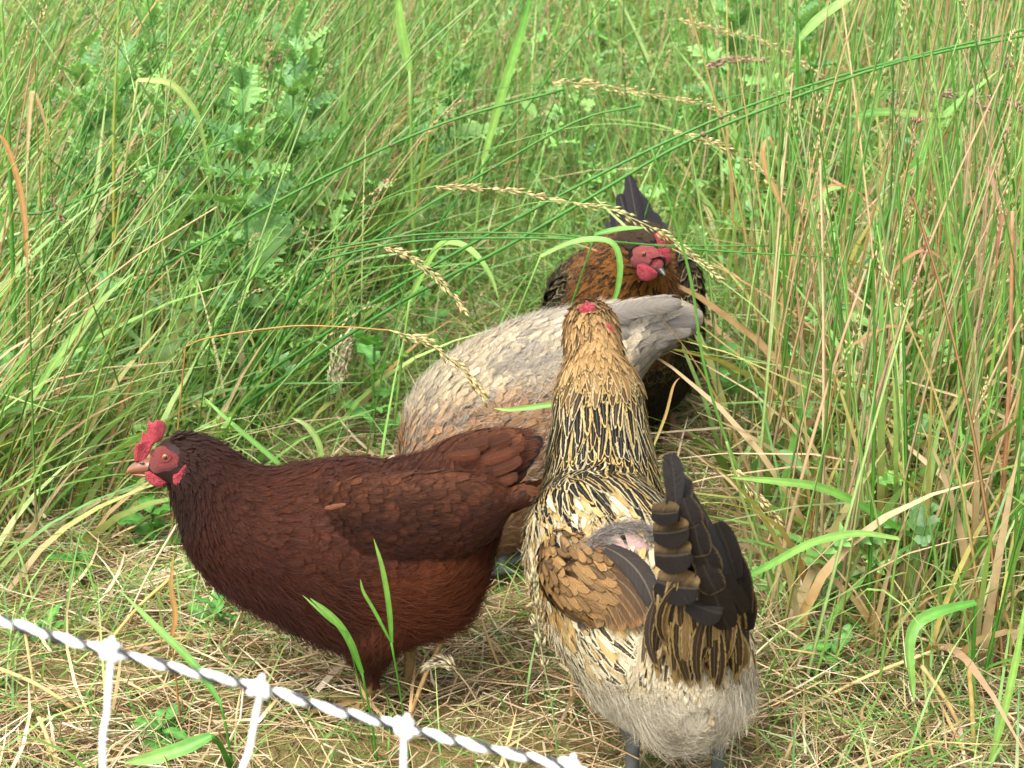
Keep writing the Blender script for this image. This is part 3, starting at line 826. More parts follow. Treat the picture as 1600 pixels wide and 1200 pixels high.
    tf = [  # base, tip, width px, edging
        ((1150, 905), (1118, 812), 40, blk * 1.6), ((1165, 960), (1142, 858), 40, brn), ((1168, 985), (1158, 905), 36, brn),
        ((1055, 785), (1046, 706), 34, blk * 1.3), ((1050, 790), (1070, 742), 44, brn * .7),
        ((1068, 778), (1086, 826), 44, brn * .8), ((1075, 790), (1098, 832), 36, brn * .6), ((1085, 815), (1098, 872), 42, brn * .8), ((1092, 845), (1118, 902), 46, brn * .9), ((1098, 880), (1122, 928), 46, brn * .8),
        ((1110, 900), (1140, 985), 50, blk * 1.3), ((1130, 900), (1165, 960), 40, blk), ((1075, 940), (1130, 960), 50, blk * 1.2),
        ((1018, 800), (1062, 800), 40, brn), ((1020, 832), (1078, 826), 50, brn * 1.5), ((1022, 866), (1082, 864), 60, brn * 1.6), ((1026, 908), (1094, 920), 60, brn * 1.8)]
    for k, (b, t, wpx, eg) in enumerate(tf):
        lft = .004 + .0016 * k
        big_feather('tail_feather', tail, surf(tb, b[0], b[1], lft, 1.55), surf(tb, t[0], t[1], lft + .004, 1.535), wpx * .00064, CAMV(P(1090, 880, 1.54)), (blk if k < 17 else C(92, 74, 50)) * R.uniform(.8, 1.25), eg,
                    bend=.03, arch=.03, lo=(.74 if k < 13 else .05), quill=.04 if k < 13 else .12, prof='round', cup=.025, mat=M_VANE if k < 13 else (M_TAIL if k < 17 else M_FEA))
    # loose buff and dark feathers that hang from the root of the tail over the rump
    for k in range(230):
        f = R.uniform(); u = 1000 + 140 * R.uniform(); v = 975 + 95 * R.uniform()
        if u > 1130: v -= 30
        q = surf(bv, u, v, .008, 1.57); t = surf(bv, u + (u - 1075) * .18 + R.normal(0, 6), min(v + R.uniform(60, 95), R.uniform(1075, 1118)), .017, 1.545)
        d = R.uniform() < .5 * (v < 1045)
        big_feather('rump_feather', hen, q, t, R.uniform(.005, .009), CAMV(q), C(96, 80, 62) * R.uniform(.6, 1.1) if d else C(222, 200, 156) * R.uniform(.75, 1.05), C(232, 208, 158) if d else C(240, 226, 190), lo=R.uniform(.3, .7), quill=.2,
                    prof='hackle', mat=M_FEA, nr=7, cup=.04)
    for k in range(95):
        f = R.uniform(); g_ = k / 94
        u = 1022 + 130 * f; v = 900 + 70 * g_ + 30 * abs(f - .3)
        q = surf(tb, u, v, .012 + .006 * (1 - g_), 1.555); t = surf(bv, 1088 + (f - .5) * 105 + R.normal(0, 14), min(v + R.uniform(70, 135), R.uniform(1020, 1095)), .014 + .010 * (1 - g_), 1.552)
        d = R.uniform() < .7
        big_feather('tail_covert', hen, q, t, R.uniform(.009, .014), CAMV(q), C(74, 58, 42) * R.uniform(.6, 1.2) if d else C(160, 128, 82) * R.uniform(.75, 1.1), C(178, 146, 92) if d else C(206, 178, 126), lo=R.uniform(.35, .7), quill=.15,
                    prof='hackle', mat=M_FEA, nr=8, cup=.04, arch=.05, bend=R.normal(.04, .06))
    return hen
barred_hen()

# ---------------------------------------------------------------- pale cream-grey hen, head down
def cream_hen():
    Y = 2.22
    hen = thing('hen', 'pale cream-grey hen with raised tail and head down, behind the red-brown hen', 'hen', (-0.02, Y, 0), 'hens foraging in the grass')
    st = [((1100, 488), (1096, 508)), ((1062, 469), (1078, 524)), ((1000, 474), (1018, 556)), ((940, 484), (985, 610)), ((885, 493), (945, 700)),
          ((830, 504), (890, 780)), ((770, 527), (830, 835)), ((710, 562), (765, 870)), ((662, 605), (705, 885)), ((636, 650), (655, 880)),
          ((626, 715), (628, 860)), ((612, 770), (600, 870)), ((585, 815), (572, 880)), ((560, 850), (552, 893)), ((545, 872), (538, 900))]
    wd = [.012, .028, .045, .07, .088, .1, .105, .104, .098, .084, .064, .046, .036, .028, .016]
    L = loft_px(st, Y, wd); bv = L.bvh()
    legs = leg_geo(P(790, 800, Y - .03), P(788, 850, Y - .03), G(782, 905), (-1, 0, 0)) + leg_geo(P(830, 800, Y + .04), P(835, 830, Y + .04), G(830, 880), (-1, 0, 0))
    body_mesh('body', hen, [L], legs, C(190, 172, 145), C(112, 115, 108), lambda v: v[:, 2] < 0.075)
    def colc(u, v, n):
        top = np.clip((560 - v + (u - 800) * .15) / 60, 0, 1)[:, None]
        tail = np.clip((u - 930) / 60, 0, 1)[:, None]
        rust = np.clip(((v - 600) / 50 + (u - 760) / 150), 0, 1)[:, None] * np.clip((v - 590) / 40, 0, 1)[:, None]
        c = C(244, 220, 176, 1.1) * (1 - top) + C(230, 212, 182, 1.1) * top
        c = c * (1 - .8 * rust) + C(196, 136, 90) * .8 * rust
        c = c * (1 - tail) + C(178, 166, 150) * tail
        gry = R.uniform(size=(n, 1)) < .05
        c = np.where(gry, C(186, 174, 154), c)
        c = c * R.normal(1, .13, (n, 1)).clip(.6, 1.4)
        e = c * np.where(R.uniform(size=(n, 1)) < .35, .68, 1.15)
        return ce(c, .66, n), ce(e, .15, n)
    plumage('feathers', hen, L, 3600, (1.0, 12.5), (0, 6.28), lambda u, v: np.interp(u, [620, 700, 900], [.022, .034, .045]), lambda u, v: np.interp(u, [620, 700, 900], [.007, .011, .014]),
            colc, lift=.0035, jitter=.22, where=lambda u, v, r: u < 1010)
    fuzz('contour_down', hen, L, 14000, (3, 12), (0, 6.28), .022, lambda u, v, n: colc(u, v, n)[0][:, :3], lift=.005, rad=.0003, jitter=.3)
    fuzz('down', hen, L, 7000, (3.2, 9), (0, 3.4), .02, lambda u, v, n: (C(244, 230, 208) * R.normal(1, .12, (n, 1)).clip(.6, 1.3)), lift=.007, rad=.00035, jitter=.5,
         where=lambda u, v, r: r < np.exp(-(((u - 830) / 60) ** 2 + ((v - 580) / 26) ** 2)) + .12)
    for sg in (-1, 1):
        for k, (b, t, wpx) in enumerate([((950, 510), (1102, 492), 34), ((940, 520), (1100, 505), 36), ((930, 530), (1085, 516), 38), ((930, 545), (1050, 532), 38), ((930, 560), (1022, 548), 38),
                                         ((940, 500), (1070, 474), 30), ((930, 500), (1040, 478), 30), ((905, 505), (1000, 490), 34), ((915, 525), (985, 520), 40), ((920, 550), (1000, 560), 36), ((890, 520), (960, 508), 36)]):
            yy = Y + sg * (.026 + .004 * k)
            c = C(176, 165, 150) * R.uniform(.75, 1.12) if k not in (1, 4) else C(138, 130, 122)
            big_feather('tail_feather', hen, P(b[0], b[1], yy + sg * .012), P(t[0], t[1], yy), wpx * .00085, (0, sg, .35), c, c * (.75 if k % 2 else 1.2), bend=.04 * sg, arch=.03, lo=.7, quill=.12, prof='round')
    # head in the grass
    slab('comb', hen, [(548, 872), (542, 862), (536, 868), (530, 864), (528, 876), (524, 880), (532, 890), (544, 888)], lambda u: Y, .006, M_COMB)
    bl = loft_px([((540, 882), (538, 896)), ((528, 890), (528, 899)), ((518, 900), (519, 903))], Y, [.010, .007, .002])
    V, F = bl.grid(14, 12); child('beak', V, F, M_BEAK, hen)
    eye = ball('eye', hen, P(548, 882, Y - .02), .004, M_IRIS)
    return hen
cream_hen()

# ---------------------------------------------------------------- black hen with the orange-brown breast, facing the viewer
def black_hen():
    hen = thing('hen', 'black hen with orange-brown neck and breast, farthest back, facing the camera', 'hen', (0.17, 2.68, 0), 'hens foraging in the grass')
    st = [(1000, 360, 2.92, 30, .025), (990, 395, 2.88, 62, .06), (976, 440, 2.84, 108, .09), (971, 495, 2.78, 120, .115), (970, 545, 2.70, 116, .125),
          (969, 548, 2.62, 108, .118), (970, 520, 2.555, 94, .098), (976, 475, 2.525, 84, .082), (984, 436, 2.50, 66, .064), (993, 408, 2.47, 46, .048),
          (1004, 396, 2.44, 36, .036), (1014, 398, 2.415, 29, .028), (1024, 406, 2.395, 20, .018), (1030, 412, 2.385, 11, .010)]
    L = loft_axis(st); bv = L.bvh()
    legs = leg_geo(P(930, 600, 2.66), P(930, 645, 2.64), G(928, 690), (0, -1, 0)) + leg_geo(P(1035, 600, 2.66), P(1045, 640, 2.64), G(1052, 682), (.2, -1, 0))
    body_mesh('body', hen, [L], legs, C(50, 38, 28), C(205, 150, 130), lambda v: v[:, 2] < 0.075)
    def colk(u, v, n):
        br = np.clip(1.15 - np.sqrt(((u - 985) / 92) ** 2 + ((v - 445) / 105) ** 2), 0, .35)[:, None] / .35
        low = np.clip((v - 560) / 40, 0, 1)[:, None]
        br = br * (1 - low)
        left = np.clip((925 - u) / 30, 0, 1)[:, None] * np.clip((500 - v) / 30, 0, 1)[:, None]
        blk = C(38, 33, 29)
        c = blk * (1 - br) + C(152, 96, 46) * br * R.normal(1, .22, (n, 1)).clip(.5, 1.5)
        c = np.where((R.uniform(size=(n, 1)) < .46 * (1 - .5 * (np.abs(u - 1000) < 40)[:, None])) & (br > .3), C(60, 42, 26), c)
        head = (np.clip(1 - ((u - 1000) / 45) ** 2 - ((v - 372) / 26) ** 2, 0, 1) * 2).clip(0, 1)[:, None]
        c = c * (1 - head) + C(70, 55, 40) * head
        e = np.where(R.uniform(size=(n, 1)) < .75, C(160, 135, 80), C(110, 85, 45)) * R.normal(1, .15, (n, 1)).clip(.5, 1.5)
        e = e * (1 - br) + C(192, 130, 62) * br
        e = e * (1 - low) + C(72, 58, 38) * low
        e = e * (1 - head) + C(110, 80, 45) * head
        return ce(c, .70, n), ce(e, .1, n)
    plumage('feathers', hen, L, 5200, (0.3, 7.2), (0, 6.28), lambda u, v: np.interp(v, [380, 450, 600], [.018, .028, .032]), lambda u, v: np.interp(v, [380, 450, 600], [.009, .013, .015]), colk,
            lift=.004, jitter=.22)
    plumage('neck_feathers', hen, L, 2600, (6.6, 12.3), (0, 6.28), lambda u, v: np.interp(v, [390, 430, 500], [.012, .022, .034]), lambda u, v: np.interp(v, [390, 430, 500], [.005, .007, .010]), colk,
            lift=.003, prof='hackle', jitter=.15, where=lambda u, v, r: ~((((u - 1020) / 32) ** 2 + ((v - 402) / 20) ** 2) < 1))
    fuzz('down', hen, L, 9000, (2, 9), (0, 6.28), .02, lambda u, v, n: colk(u, v, n)[0][:, :3] * 1.1, lift=.007, rad=.0004)
    # tail: black spike behind the head
    tl = loft_axis([(1000, 372, 2.90, 46, .03), (995, 340, 2.93, 32, .024), (989, 310, 2.96, 18, .016), (985, 288, 2.985, 8, .008), (982, 272, 2.995, 4, .004)])
    V, F = tl.grid(20, 18)
    tail = child('tail', V, F, M_DOWN, hen, dict(Col=c4(jit(C(48, 43, 44), len(V), .1))))
    for b, t, wpx in [((1000, 375), (982, 270), 36), ((985, 370), (968, 300), 34), ((1015, 375), (1005, 306), 34), ((970, 370), (958, 328), 30), ((1030, 375), (1022, 330), 32), ((1000, 380), (992, 318), 40), ((1040, 380), (1034, 345), 26), ((960, 378), (950, 345), 24), ((1020, 385), (1010, 345), 38)]:
        big_feather('tail_feather', tail, P(b[0], b[1], 2.87), P(t[0], t[1], 2.93 + .01 * R.uniform(0, 3)), wpx * .00075, (0, -1, .35), C(50, 44, 46) * R.uniform(.8, 1.2), C(70, 60, 58), lo=.9, quill=.15, prof='round', arch=.03)
    # wings held against the flanks
    for sg, cst in ((-1, [(888, 440, 2.80, 14, .03), (876, 480, 2.75, 20, .05), (874, 530, 2.70, 20, .055), (880, 570, 2.68, 10, .03)]), (1, [(1068, 400, 2.80, 14, .03), (1076, 450, 2.76, 17, .05), (1076, 540, 2.70, 16, .055), (1066, 600, 2.68, 9, .03)])):
        lw = loft_axis(cst[::-1])
        V, F = lw.grid(20, 16)
        wing = child('wing', V, F, M_DOWN, hen, dict(Col=c4(jit(C(40, 34, 28), len(V), .1))))
        def colw(u, v, n):
            c = C(38, 34, 30) * R.normal(1, .2, (n, 1)).clip(.5, 1.5)
            e = np.where(R.uniform(size=(n, 1)) < .7, C(185, 165, 110), C(90, 75, 45)) * R.normal(1, .15, (n, 1)).clip(.5, 1.5)
            return ce(c, .62, n), ce(e, .1, n)
        plumage('covert_feathers', wing, lw, 420, (.1, 2.9), (0, 6.28), .024, .015, colw, lift=.006, jitter=.3)
    # head
    cam_d = lambda u: 2.40
    slab('comb', hen, [(1022, 366), (1030, 362), (1038, 366), (1044, 372), (1043, 381), (1050, 388), (1047, 398), (1049, 405), (1043, 413), (1036, 417), (1030, 414), (1031, 400), (1028, 385)], lambda u: 2.385 + (u - 1022) * .0004, .012, M_COMB, centre=(1038, 391), wob=.004, n=72)
    slab('wattle', hen, [(996, 414), (1006, 412), (1018, 418), (1028, 427), (1023, 436), (1012, 440), (1001, 437), (995, 427)], lambda u: 2.372, .012, M_COMB, wob=.002)
    slab('earlobe', hen, [(981, 392), (986, 391), (989, 397), (991, 406), (986, 412), (980, 408), (979, 399)], lambda u: 2.425, .008, M_COMB, wob=.002)
    patch('face', hen, bv, (1013, 403), (30, 20), M_FACER, lift=.003, dflt=2.41)
    eye = ball('eye', hen, surf(bv, 1007, 397, .0015, 2.41), .0045, M_IRIS); ball('pupil', eye, surf(bv, 1007, 397, .0048, 2.41), .0026, M_PUPIL)
    lr = loft_axis([(1008, 402, 2.43, 22, .022), (1018, 408, 2.405, 17, .017), (1026, 413, 2.387, 11, .011), (1031, 417, 2.378, 4, .004)])
    V, F = lr.grid(16, 18); child('lore', V, F, M_FACER, hen)
    bk = loft_axis([(1022, 415, 2.40, 10, .008), (1029, 420, 2.385, 7, .006), (1035, 426, 2.376, 4, .0035), (1039, 431, 2.370, 1.3, .0013)])
    V, F = bk.grid(16, 14); child('beak', V, F, M_BEAKD, hen)
    return hen
black_hen()

# ====================================================================== GRASS AND PLANTS
KA = 0.64
g1, g2, g3, g4 = C(108, 156, 70), C(143, 186, 92), C(100, 150, 80), C(172, 199, 120)
yel, straw, pale, rust, brown = C(182, 174, 98), C(210, 182, 138), C(228, 208, 172), C(180, 138, 90), C(130, 98, 64)

def ribbons(acc, root, hgt, az, lean, bend, wid, c_base, c_tip, K=6, face=None, tip=0.08, split=0.35, sag=0.0):
    """curved tapering blades; root (n,3), az: heading they lean towards, lean and bend in fractions of the height"""
    n = len(root)
    t = np.linspace(0, 1, K)[None, :, None]
    d = np.stack([np.sin(az), np.cos(az), np.zeros(n)], -1)[:, None]
    h = hgt[:, None, None]; L_ = lean[:, None, None]; B_ = bend[:, None, None]
    shr = 1 / np.sqrt(1 + (L_ + 0.6 * B_) ** 2)
    path = root[:, None] + np.array([0, 0, 1.0]) * h * shr * (t - 0.42 * np.minimum(B_, 1.8) * t ** 2.4) + d * h * shr * (L_ * t + B_ * t ** 2)
    path[..., 2] = np.maximum(path[..., 2], 0.004)
    fa = R.uniform(0, 6.283, n) if face is None else face
    s = np.stack([np.cos(fa), np.sin(fa), R.normal(0, .25, n)], -1)
    prof = np.interp(np.linspace(0, 1, K), [0, .15, .6, 1], [.7, 1, .8, tip])
    wv = wid[:, None] * prof[None] / 2
    V = np.stack([path - s[:, None] * wv[..., None], path + s[:, None] * wv[..., None]], 2)
    F = (grid_faces(K, 2)[None] + (np.arange(n) * K * 2)[:, None, None]).reshape(-1, 4)
    f = np.clip((t - split + .2) / .4, 0, 1)
    cc = c_base[:, None] * (1 - f) + c_tip[:, None] * f
    col = np.repeat(cc[:, :, None], 2, 2)
    acc.add(V.reshape(-1, 3), F, Col=c4(col.reshape(-1, 3)))
    return path
def prisms(acc, path, rad, col):
    """three-sided stems along paths (n,K,3)"""
    n, K, _ = path.shape
    a = R.uniform(0, 6.28, n)[:, None, None]
    T = np.gradient(path, axis=1); T /= np.linalg.norm(T, axis=-1, keepdims=True) + 1e-9
    rf = np.stack([np.cos(a[..., 0]), np.sin(a[..., 0]), 0.3 + 0 * a[..., 0]], -1)
    X = np.cross(T, rf); X /= np.linalg.norm(X, axis=-1, keepdims=True) + 1e-9
    Y_ = np.cross(T, X)
    th = np.arange(3) * 2.0944
    V = path[:, :, None] + rad[..., None, None] * (X[:, :, None] * np.cos(th)[None, None, :, None] + Y_[:, :, None] * np.sin(th)[None, None, :, None])
    F = (grid_faces(K, 3, True)[None] + (np.arange(n) * K * 3)[:, None, None]).reshape(-1, 4)
    acc.add(V.reshape(-1, 3), F, Col=c4(np.repeat(col[:, :, None], 3, 2).reshape(-1, 3)))
def spikelets(acc, at, dr, ln, wd, col):
    """small pointed husks at points (n,3) along directions (n,3)"""
    n = len(at)
    dr = dr / (np.linalg.norm(dr, axis=-1, keepdims=True) + 1e-9)
    rf = R.normal(0, 1, (n, 3)); X = np.cross(dr, rf); X /= np.linalg.norm(X, axis=-1, keepdims=True) + 1e-9
    Y_ = np.cross(dr, X)
    ring = [X, Y_, -X, -Y_]
    V = [at] + [at + dr * (ln * .4)[:, None] + r * (wd * (.5 if k % 2 == 0 else .3))[:, None] for k, r in enumerate(ring)] + [at + dr * ln[:, None]]
    V = np.stack(V, 1)
    f = np.array([[0, 1, 2], [0, 2, 3], [0, 3, 4], [0, 4, 1], [5, 2, 1], [5, 3, 2], [5, 4, 3], [5, 1, 4]])
    F = (f[None] + (np.arange(n) * 6)[:, None, None]).reshape(-1, 3)
    acc.add(V.reshape(-1, 3), F, Col=c4(np.repeat(col, 6, axis=0)))
def stuff(name, acc, mat, label, cat):
    V, F, A = acc.get()
    return obj(name, mesh(name, V, F, A), mat, kind='stuff', label=label, category=cat)

HENS = [(-.19, 1.80, .22, .075), (.14, 1.66, .11, .15), (.02, 2.22, .25, .09), (.17, 2.70, .11, .16)]   # x, y, half sizes on the ground
def clear_of_hens(x, y, m=0.0):
    ok = np.ones(len(x), bool)
    for hx, hy, a, b in HENS:
        ok &= ((x - hx) / (a + m)) ** 2 + ((y - hy) / (b + m)) ** 2 > 1
    return ok
def scatter(n, y0, y1, dens, xm=0.25):
    """ground points in the wedge of land before the viewer, thinned by dens(x, y, photo x, photo y) in 0..1"""
    y = np.sqrt(R.uniform(y0 ** 2, y1 ** 2, n)); x = R.uniform(-1, 1, n) * (0.31 * y + xm)
    p = np.stack([x, y, gz(x, y)], -1)
    u, v = PJ(p)
    ok = R.uniform(0, 1, n) < dens(x, y, u, v)
    return p[ok], u[ok], v[ok]
def sight_clear(x, y, top, m=0.0):
    """keeps tall blades from standing between the viewer and the hens"""
    ok = np.ones(len(x), bool)
    for hx, hy, a, b in HENS:
        ok &= ~((y < hy + b * .3) & (np.abs(x * hy / y - hx) < a + .05 + m))
    return ok
sst = lambda e0, e1, x: np.clip((x - e0) / (e1 - e0), 0, 1) ** 2 * (3 - 2 * np.clip((x - e0) / (e1 - e0), 0, 1))

# where the tall sward begins (photo row of its foot): left bank, the gap behind the hens, right bank
def edge_row(u):
    return np.interp(u, [-200, 0, 160, 300, 420, 560, 640, 760, 860, 1000, 1090, 1150, 1220, 1400, 1600, 1900],
                        [960, 940, 900, 850, 770, 690, 590, 520, 480, 480, 560, 900, 1060, 1090, 1100, 1110])
def tallness(u, v):
    return sst(-30, 60, edge_row(u) - v)

# --- dry litter: straw lying flat, thick in front, thinner under the sward
def litter():
    a = Acc()
    def dens(x, y, u, v):
        f = 0.52 + 0.5 * sst(880, 1000, v) * (0.55 + 0.45 * (u < 760) + .3 * (u > 1180))
        return f * (0.6 + .4 * fld(x, y, 7) .clip(-1, 1))
    p, u, v = scatter(140000, 1.45, 5.5, dens)
    n = len(p)
    p[:, 2] += R.exponential(.010, n)
    az = R.uniform(0, 6.28, n)
    ln = R.uniform(.03, .16, n)
    K = 3; t = np.linspace(-.5, .5, K)[None, :, None]
    d = np.stack([np.sin(az), np.cos(az), R.normal(0, .16, n)], -1)[:, None]
    sd = np.stack([np.cos(az), -np.sin(az), 0 * az], -1)[:, None]
    path = p[:, None] + d * ln[:, None, None] * t + sd * (R.normal(0, .12, n) * ln)[:, None, None] * (4 * t * t) + np.array([0, 0, 1.0]) * (.25 * ln * R.uniform(-.1, .5, n))[:, None, None] * (1 - 4 * t * t)
    path[..., 2] = np.maximum(path[..., 2], .003)
    cc = jit(pick([straw, pale, C(186, 158, 116), brown, C(156, 124, 90), C(158, 156, 92), C(108, 140, 66)], [3, 2.0, 3, 1.0, 1.6, 1.2, 1.0], n), n, .18)
    col = np.repeat(cc[:, None], K, 1)
    rad = (R.uniform(.0004, .0013, n)[:, None] * np.ones((1, K)))
    prisms(a, path, rad, col)
    # wider dry leaves
    p, u, v = scatter(16000, 1.45, 5.0, dens)
    n = len(p); p[:, 2] += R.exponential(.012, n)
    ribbons(a, p, R.uniform(.04, .15, n), R.uniform(0, 6.28, n), R.uniform(2, 6, n), R.normal(0, 1, n), R.uniform(.002, .006, n),
            jit(pick([straw, pale, rust, brown, C(190, 160, 110)], [3, 2, .8, 1, 2], n), n), jit(pick([straw, pale, C(190, 160, 110)], [3, 2, 2], n), n), K=5)
    stuff('straw_litter', a, M_STRAW, 'dry straw and cut grass lying flat over the ground in front', 'straw litter')
litter()

# --- short green grass everywhere, in tufts
def short_grass():
    a = Acc()
    def dens(x, y, u, v):
        f = 0.5 + .5 * fld(x, y, 6)
        return (f * (1 - .25 * sst(960, 1080, v) * ((u < 800) | (u > 1180)))).clip(.2, 1) * np.interp(y, [1.5, 3, 8], [.9, 1, .5])
    p, u, v = scatter(215000, 1.45, 8.5, dens)
    ok = clear_of_hens(p[:, 0], p[:, 1], -.03); p, u, v = p[ok], u[ok], v[ok]
    n = len(p)
    h = R.gamma(3.0, .026, n) * np.interp(p[:, 1], [1.5, 2.0, 2.5, 3, 5], [.95, 1.2, 1.7, 1.9, 2.3]) + .02
    sc = sight_clear(p[:, 0], p[:, 1], h)
    h = np.where(sc, h, np.minimum(h, np.where(R.uniform(size=n) < .35, .12, .07)))
    cb = jit(pick([g1, yel, straw, g3], [3, 1.2, 1, 1], n), n); ct = jit(pick([g1, g2, g3, g4, yel, straw], [3, 4, 1.6, 1.6, .5, .5], n), n)
    ribbons(a, p, h, R.uniform(0, 6.28, n), R.uniform(.1, .9, n), R.uniform(0, 1.6, n), R.uniform(.0014, .0042, n) * np.interp(p[:, 1], [1.5, 5], [.9, 1.3]), cb, ct, K=5)
    stuff('short_grass', a, M_GRASS, 'short green grass growing between the straw around the hens', 'grass')
short_grass()

# --- the tall sward: stalks and blades
def tall_grass():
    a = Acc()
    def dens(x, y, u, v):
        return tallness(u, v) * (.55 + .45 * fld(x, y, 5)).clip(.12, 1) * np.interp(y, [2, 4, 9], [1, .8, .35])
    p, u, v = scatter(60000, 1.6, 9.0, dens)
    ok = clear_of_hens(p[:, 0], p[:, 1], .03) & sight_clear(p[:, 0], p[:, 1], 1); p, u, v = p[ok], u[ok], v[ok]
    n = len(p); uu = u
    near_edge = sst(0, 260, edge_row(u) - v)
    mid = ((u > 600) & (u < 1120))
    h = R.uniform(.28, .62, n) * (.6 + .4 * near_edge) * np.where(mid & (p[:, 1] < 4.2), .62, 1)
    # the left bank leans over to the right, the right bank stands up
    leftish = sst(650, 150, u)
    lean = R.uniform(.0, .35, n) + leftish * R.uniform(.0, .40, n)
    az = np.where(R.uniform(size=n) < .35 + .5 * leftish, R.normal(1.5, .5, n), R.uniform(0, 6.28, n))
    dry = np.where(u > 1150, .52, np.where(u < 200, .30, .14)) * (1 - .55 * sst(2.5, 4.5, p[:, 1]))
    isd = R.uniform(size=n) < dry
    cb = np.where(isd[:, None], pick([straw, rust, C(190, 162, 100)], [2, .5, 2], n), pick([C(150, 158, 78), yel, g1, straw], [2, 1.2, 2, .8], n))
    ct = np.where(isd[:, None], pick([straw, rust, yel], [3, .5, 1.6], n), pick([g1, g2, g4, g3], [2.6, 4, 2.2, 1.2], n))
    ribbons(a, p, h, az, lean, R.uniform(.0, 1.1, n) * np.where(isd, 1.3, 1), np.where(R.uniform(size=n) < .07, R.uniform(.009, .015, n), R.gamma(4, .0016, n) + .0018), jit(cb, n), jit(ct, n), K=7)
    # stalks
    p, u, v = scatter(24000, 1.6, 9.0, dens)
    ok = clear_of_hens(p[:, 0], p[:, 1], .03) & sight_clear(p[:, 0], p[:, 1], 1); p, u, v = p[ok], u[ok], v[ok]
    n = len(p)
    leftish = sst(650, 150, u); mid = ((u > 600) & (u < 1120))
    h = R.uniform(.4, .85, n) * np.where(mid & (p[:, 1] < 4.2), .7, 1) * (.7 + .3 * sst(0, 200, edge_row(u) - v))
    az = np.where(R.uniform(size=n) < .3 + .5 * leftish, R.normal(1.5, .45, n), R.uniform(0, 6.28, n))
    lean = R.uniform(0, .22, n) + leftish * R.uniform(0, .5, n)
    bend = R.uniform(0, .35, n) * np.where(u > 1080, .5, 1); lean = lean * np.where(u > 1080, .8, 1)
    K = 7; t = np.linspace(0, 1, K)[None, :, None]
    d = np.stack([np.sin(az), np.cos(az), 0 * az], -1)[:, None]
    shr = (1 / np.sqrt(1 + (lean + .6 * bend) ** 2))[:, None, None] * h[:, None, None]
    path = p[:, None] + np.array([0, 0, 1.0]) * shr * (t - .3 * bend[:, None, None] * t ** 3) + d * shr * (lean[:, None, None] * t + bend[:, None, None] * t ** 2)
    isd = R.uniform(size=n) < np.where(u > 1150, .35, .26)
    ct = np.where(isd[:, None], pick([straw, C(200, 176, 110), rust], [3, 2, .3], n), pick([g1, g2, g4, C(90, 150, 55)], [2, 3, 2.4, 2], n))
    cb = np.where((R.uniform(size=n) < .5)[:, None], pick([straw, yel, rust], [2, 2, .3], n), ct)
    f = np.clip((t - .15) / .3, 0, 1)
    col = jit(cb, n)[:, None] * (1 - f) + jit(ct, n)[:, None] * f
    rad = (R.uniform(.0010, .0028, n) * np.where(u > 1080, 1.25, 1))[:, None] * np.linspace(1, .5, K)[None]
    prisms(a, path, rad, col)
    stuff('tall_grass', a, M_GRASS, 'tall green and yellowing grass standing behind and beside the hens', 'grass')
    # seed heads on some of the stalks
    b = Acc()
    idx = np.where(R.uniform(size=n) < .15)[0]
    m = 20
    s = R.uniform(0, 1, (len(idx), m))
    e1, e0 = path[idx, -1], path[idx, -2]
    dv = e1 - e0; dn = dv / np.linalg.norm(dv, axis=-1, keepdims=True)
    at = e1[:, None] + dn[:, None] * (s * .09)[..., None] + np.array([0, 0, -1.0]) * (s ** 2 * .02)[..., None] + R.normal(0, .0022, (len(idx), m, 3))
    cc = jit(np.repeat(pick([C(205, 185, 130), C(170, 130, 110), C(190, 180, 120)], [3, 1, 2], len(idx)), m, 0), len(idx) * m)
    spikelets(b, at.reshape(-1, 3), (dn[:, None] + R.normal(0, .25, (len(idx), m, 3))).reshape(-1, 3), R.uniform(.006, .011, len(idx) * m), np.full(len(idx) * m, .003), cc)
    stuff('seed_heads', b, M_SEED, 'small pale seed heads scattered through the tall grass', 'grass')
tall_grass()

# --- leafy ground weeds among the sward: many small lobed leaves
def leaf_shape(n_st=9, lobes=4, w=.3, spiny=True, wav=.06):
    """unit leaf along +Y, returns V (rows,5,3), lobe edge paleness per vertex"""
    t = np.linspace(0, 1, n_st)
    env = np.sin(np.pi * np.clip(t * .96 + .03, 0, 1)) ** .7
    lob = np.where(np.arange(n_st) % 2 == 1, 1.0, .34 if spiny else .8)
    wd = w * env * lob
    V = np.zeros((n_st, 5, 3)); E = np.zeros((n_st, 5))
    for j, u in enumerate((-1, -.5, 0, .5, 1)):
        V[:, j, 0] = wd * u
        V[:, j, 1] = t + (np.abs(u) * .06 * (lob > .9) if spiny else 0)
        V[:, j, 2] = wav * np.abs(u) * np.sin(np.arange(n_st) * np.pi * .5 + u) + .12 * np.abs(u) * wd - .25 * t ** 2
        E[:, j] = (abs(u) == 1) * (lob > .9) * 1.0
    return V, E
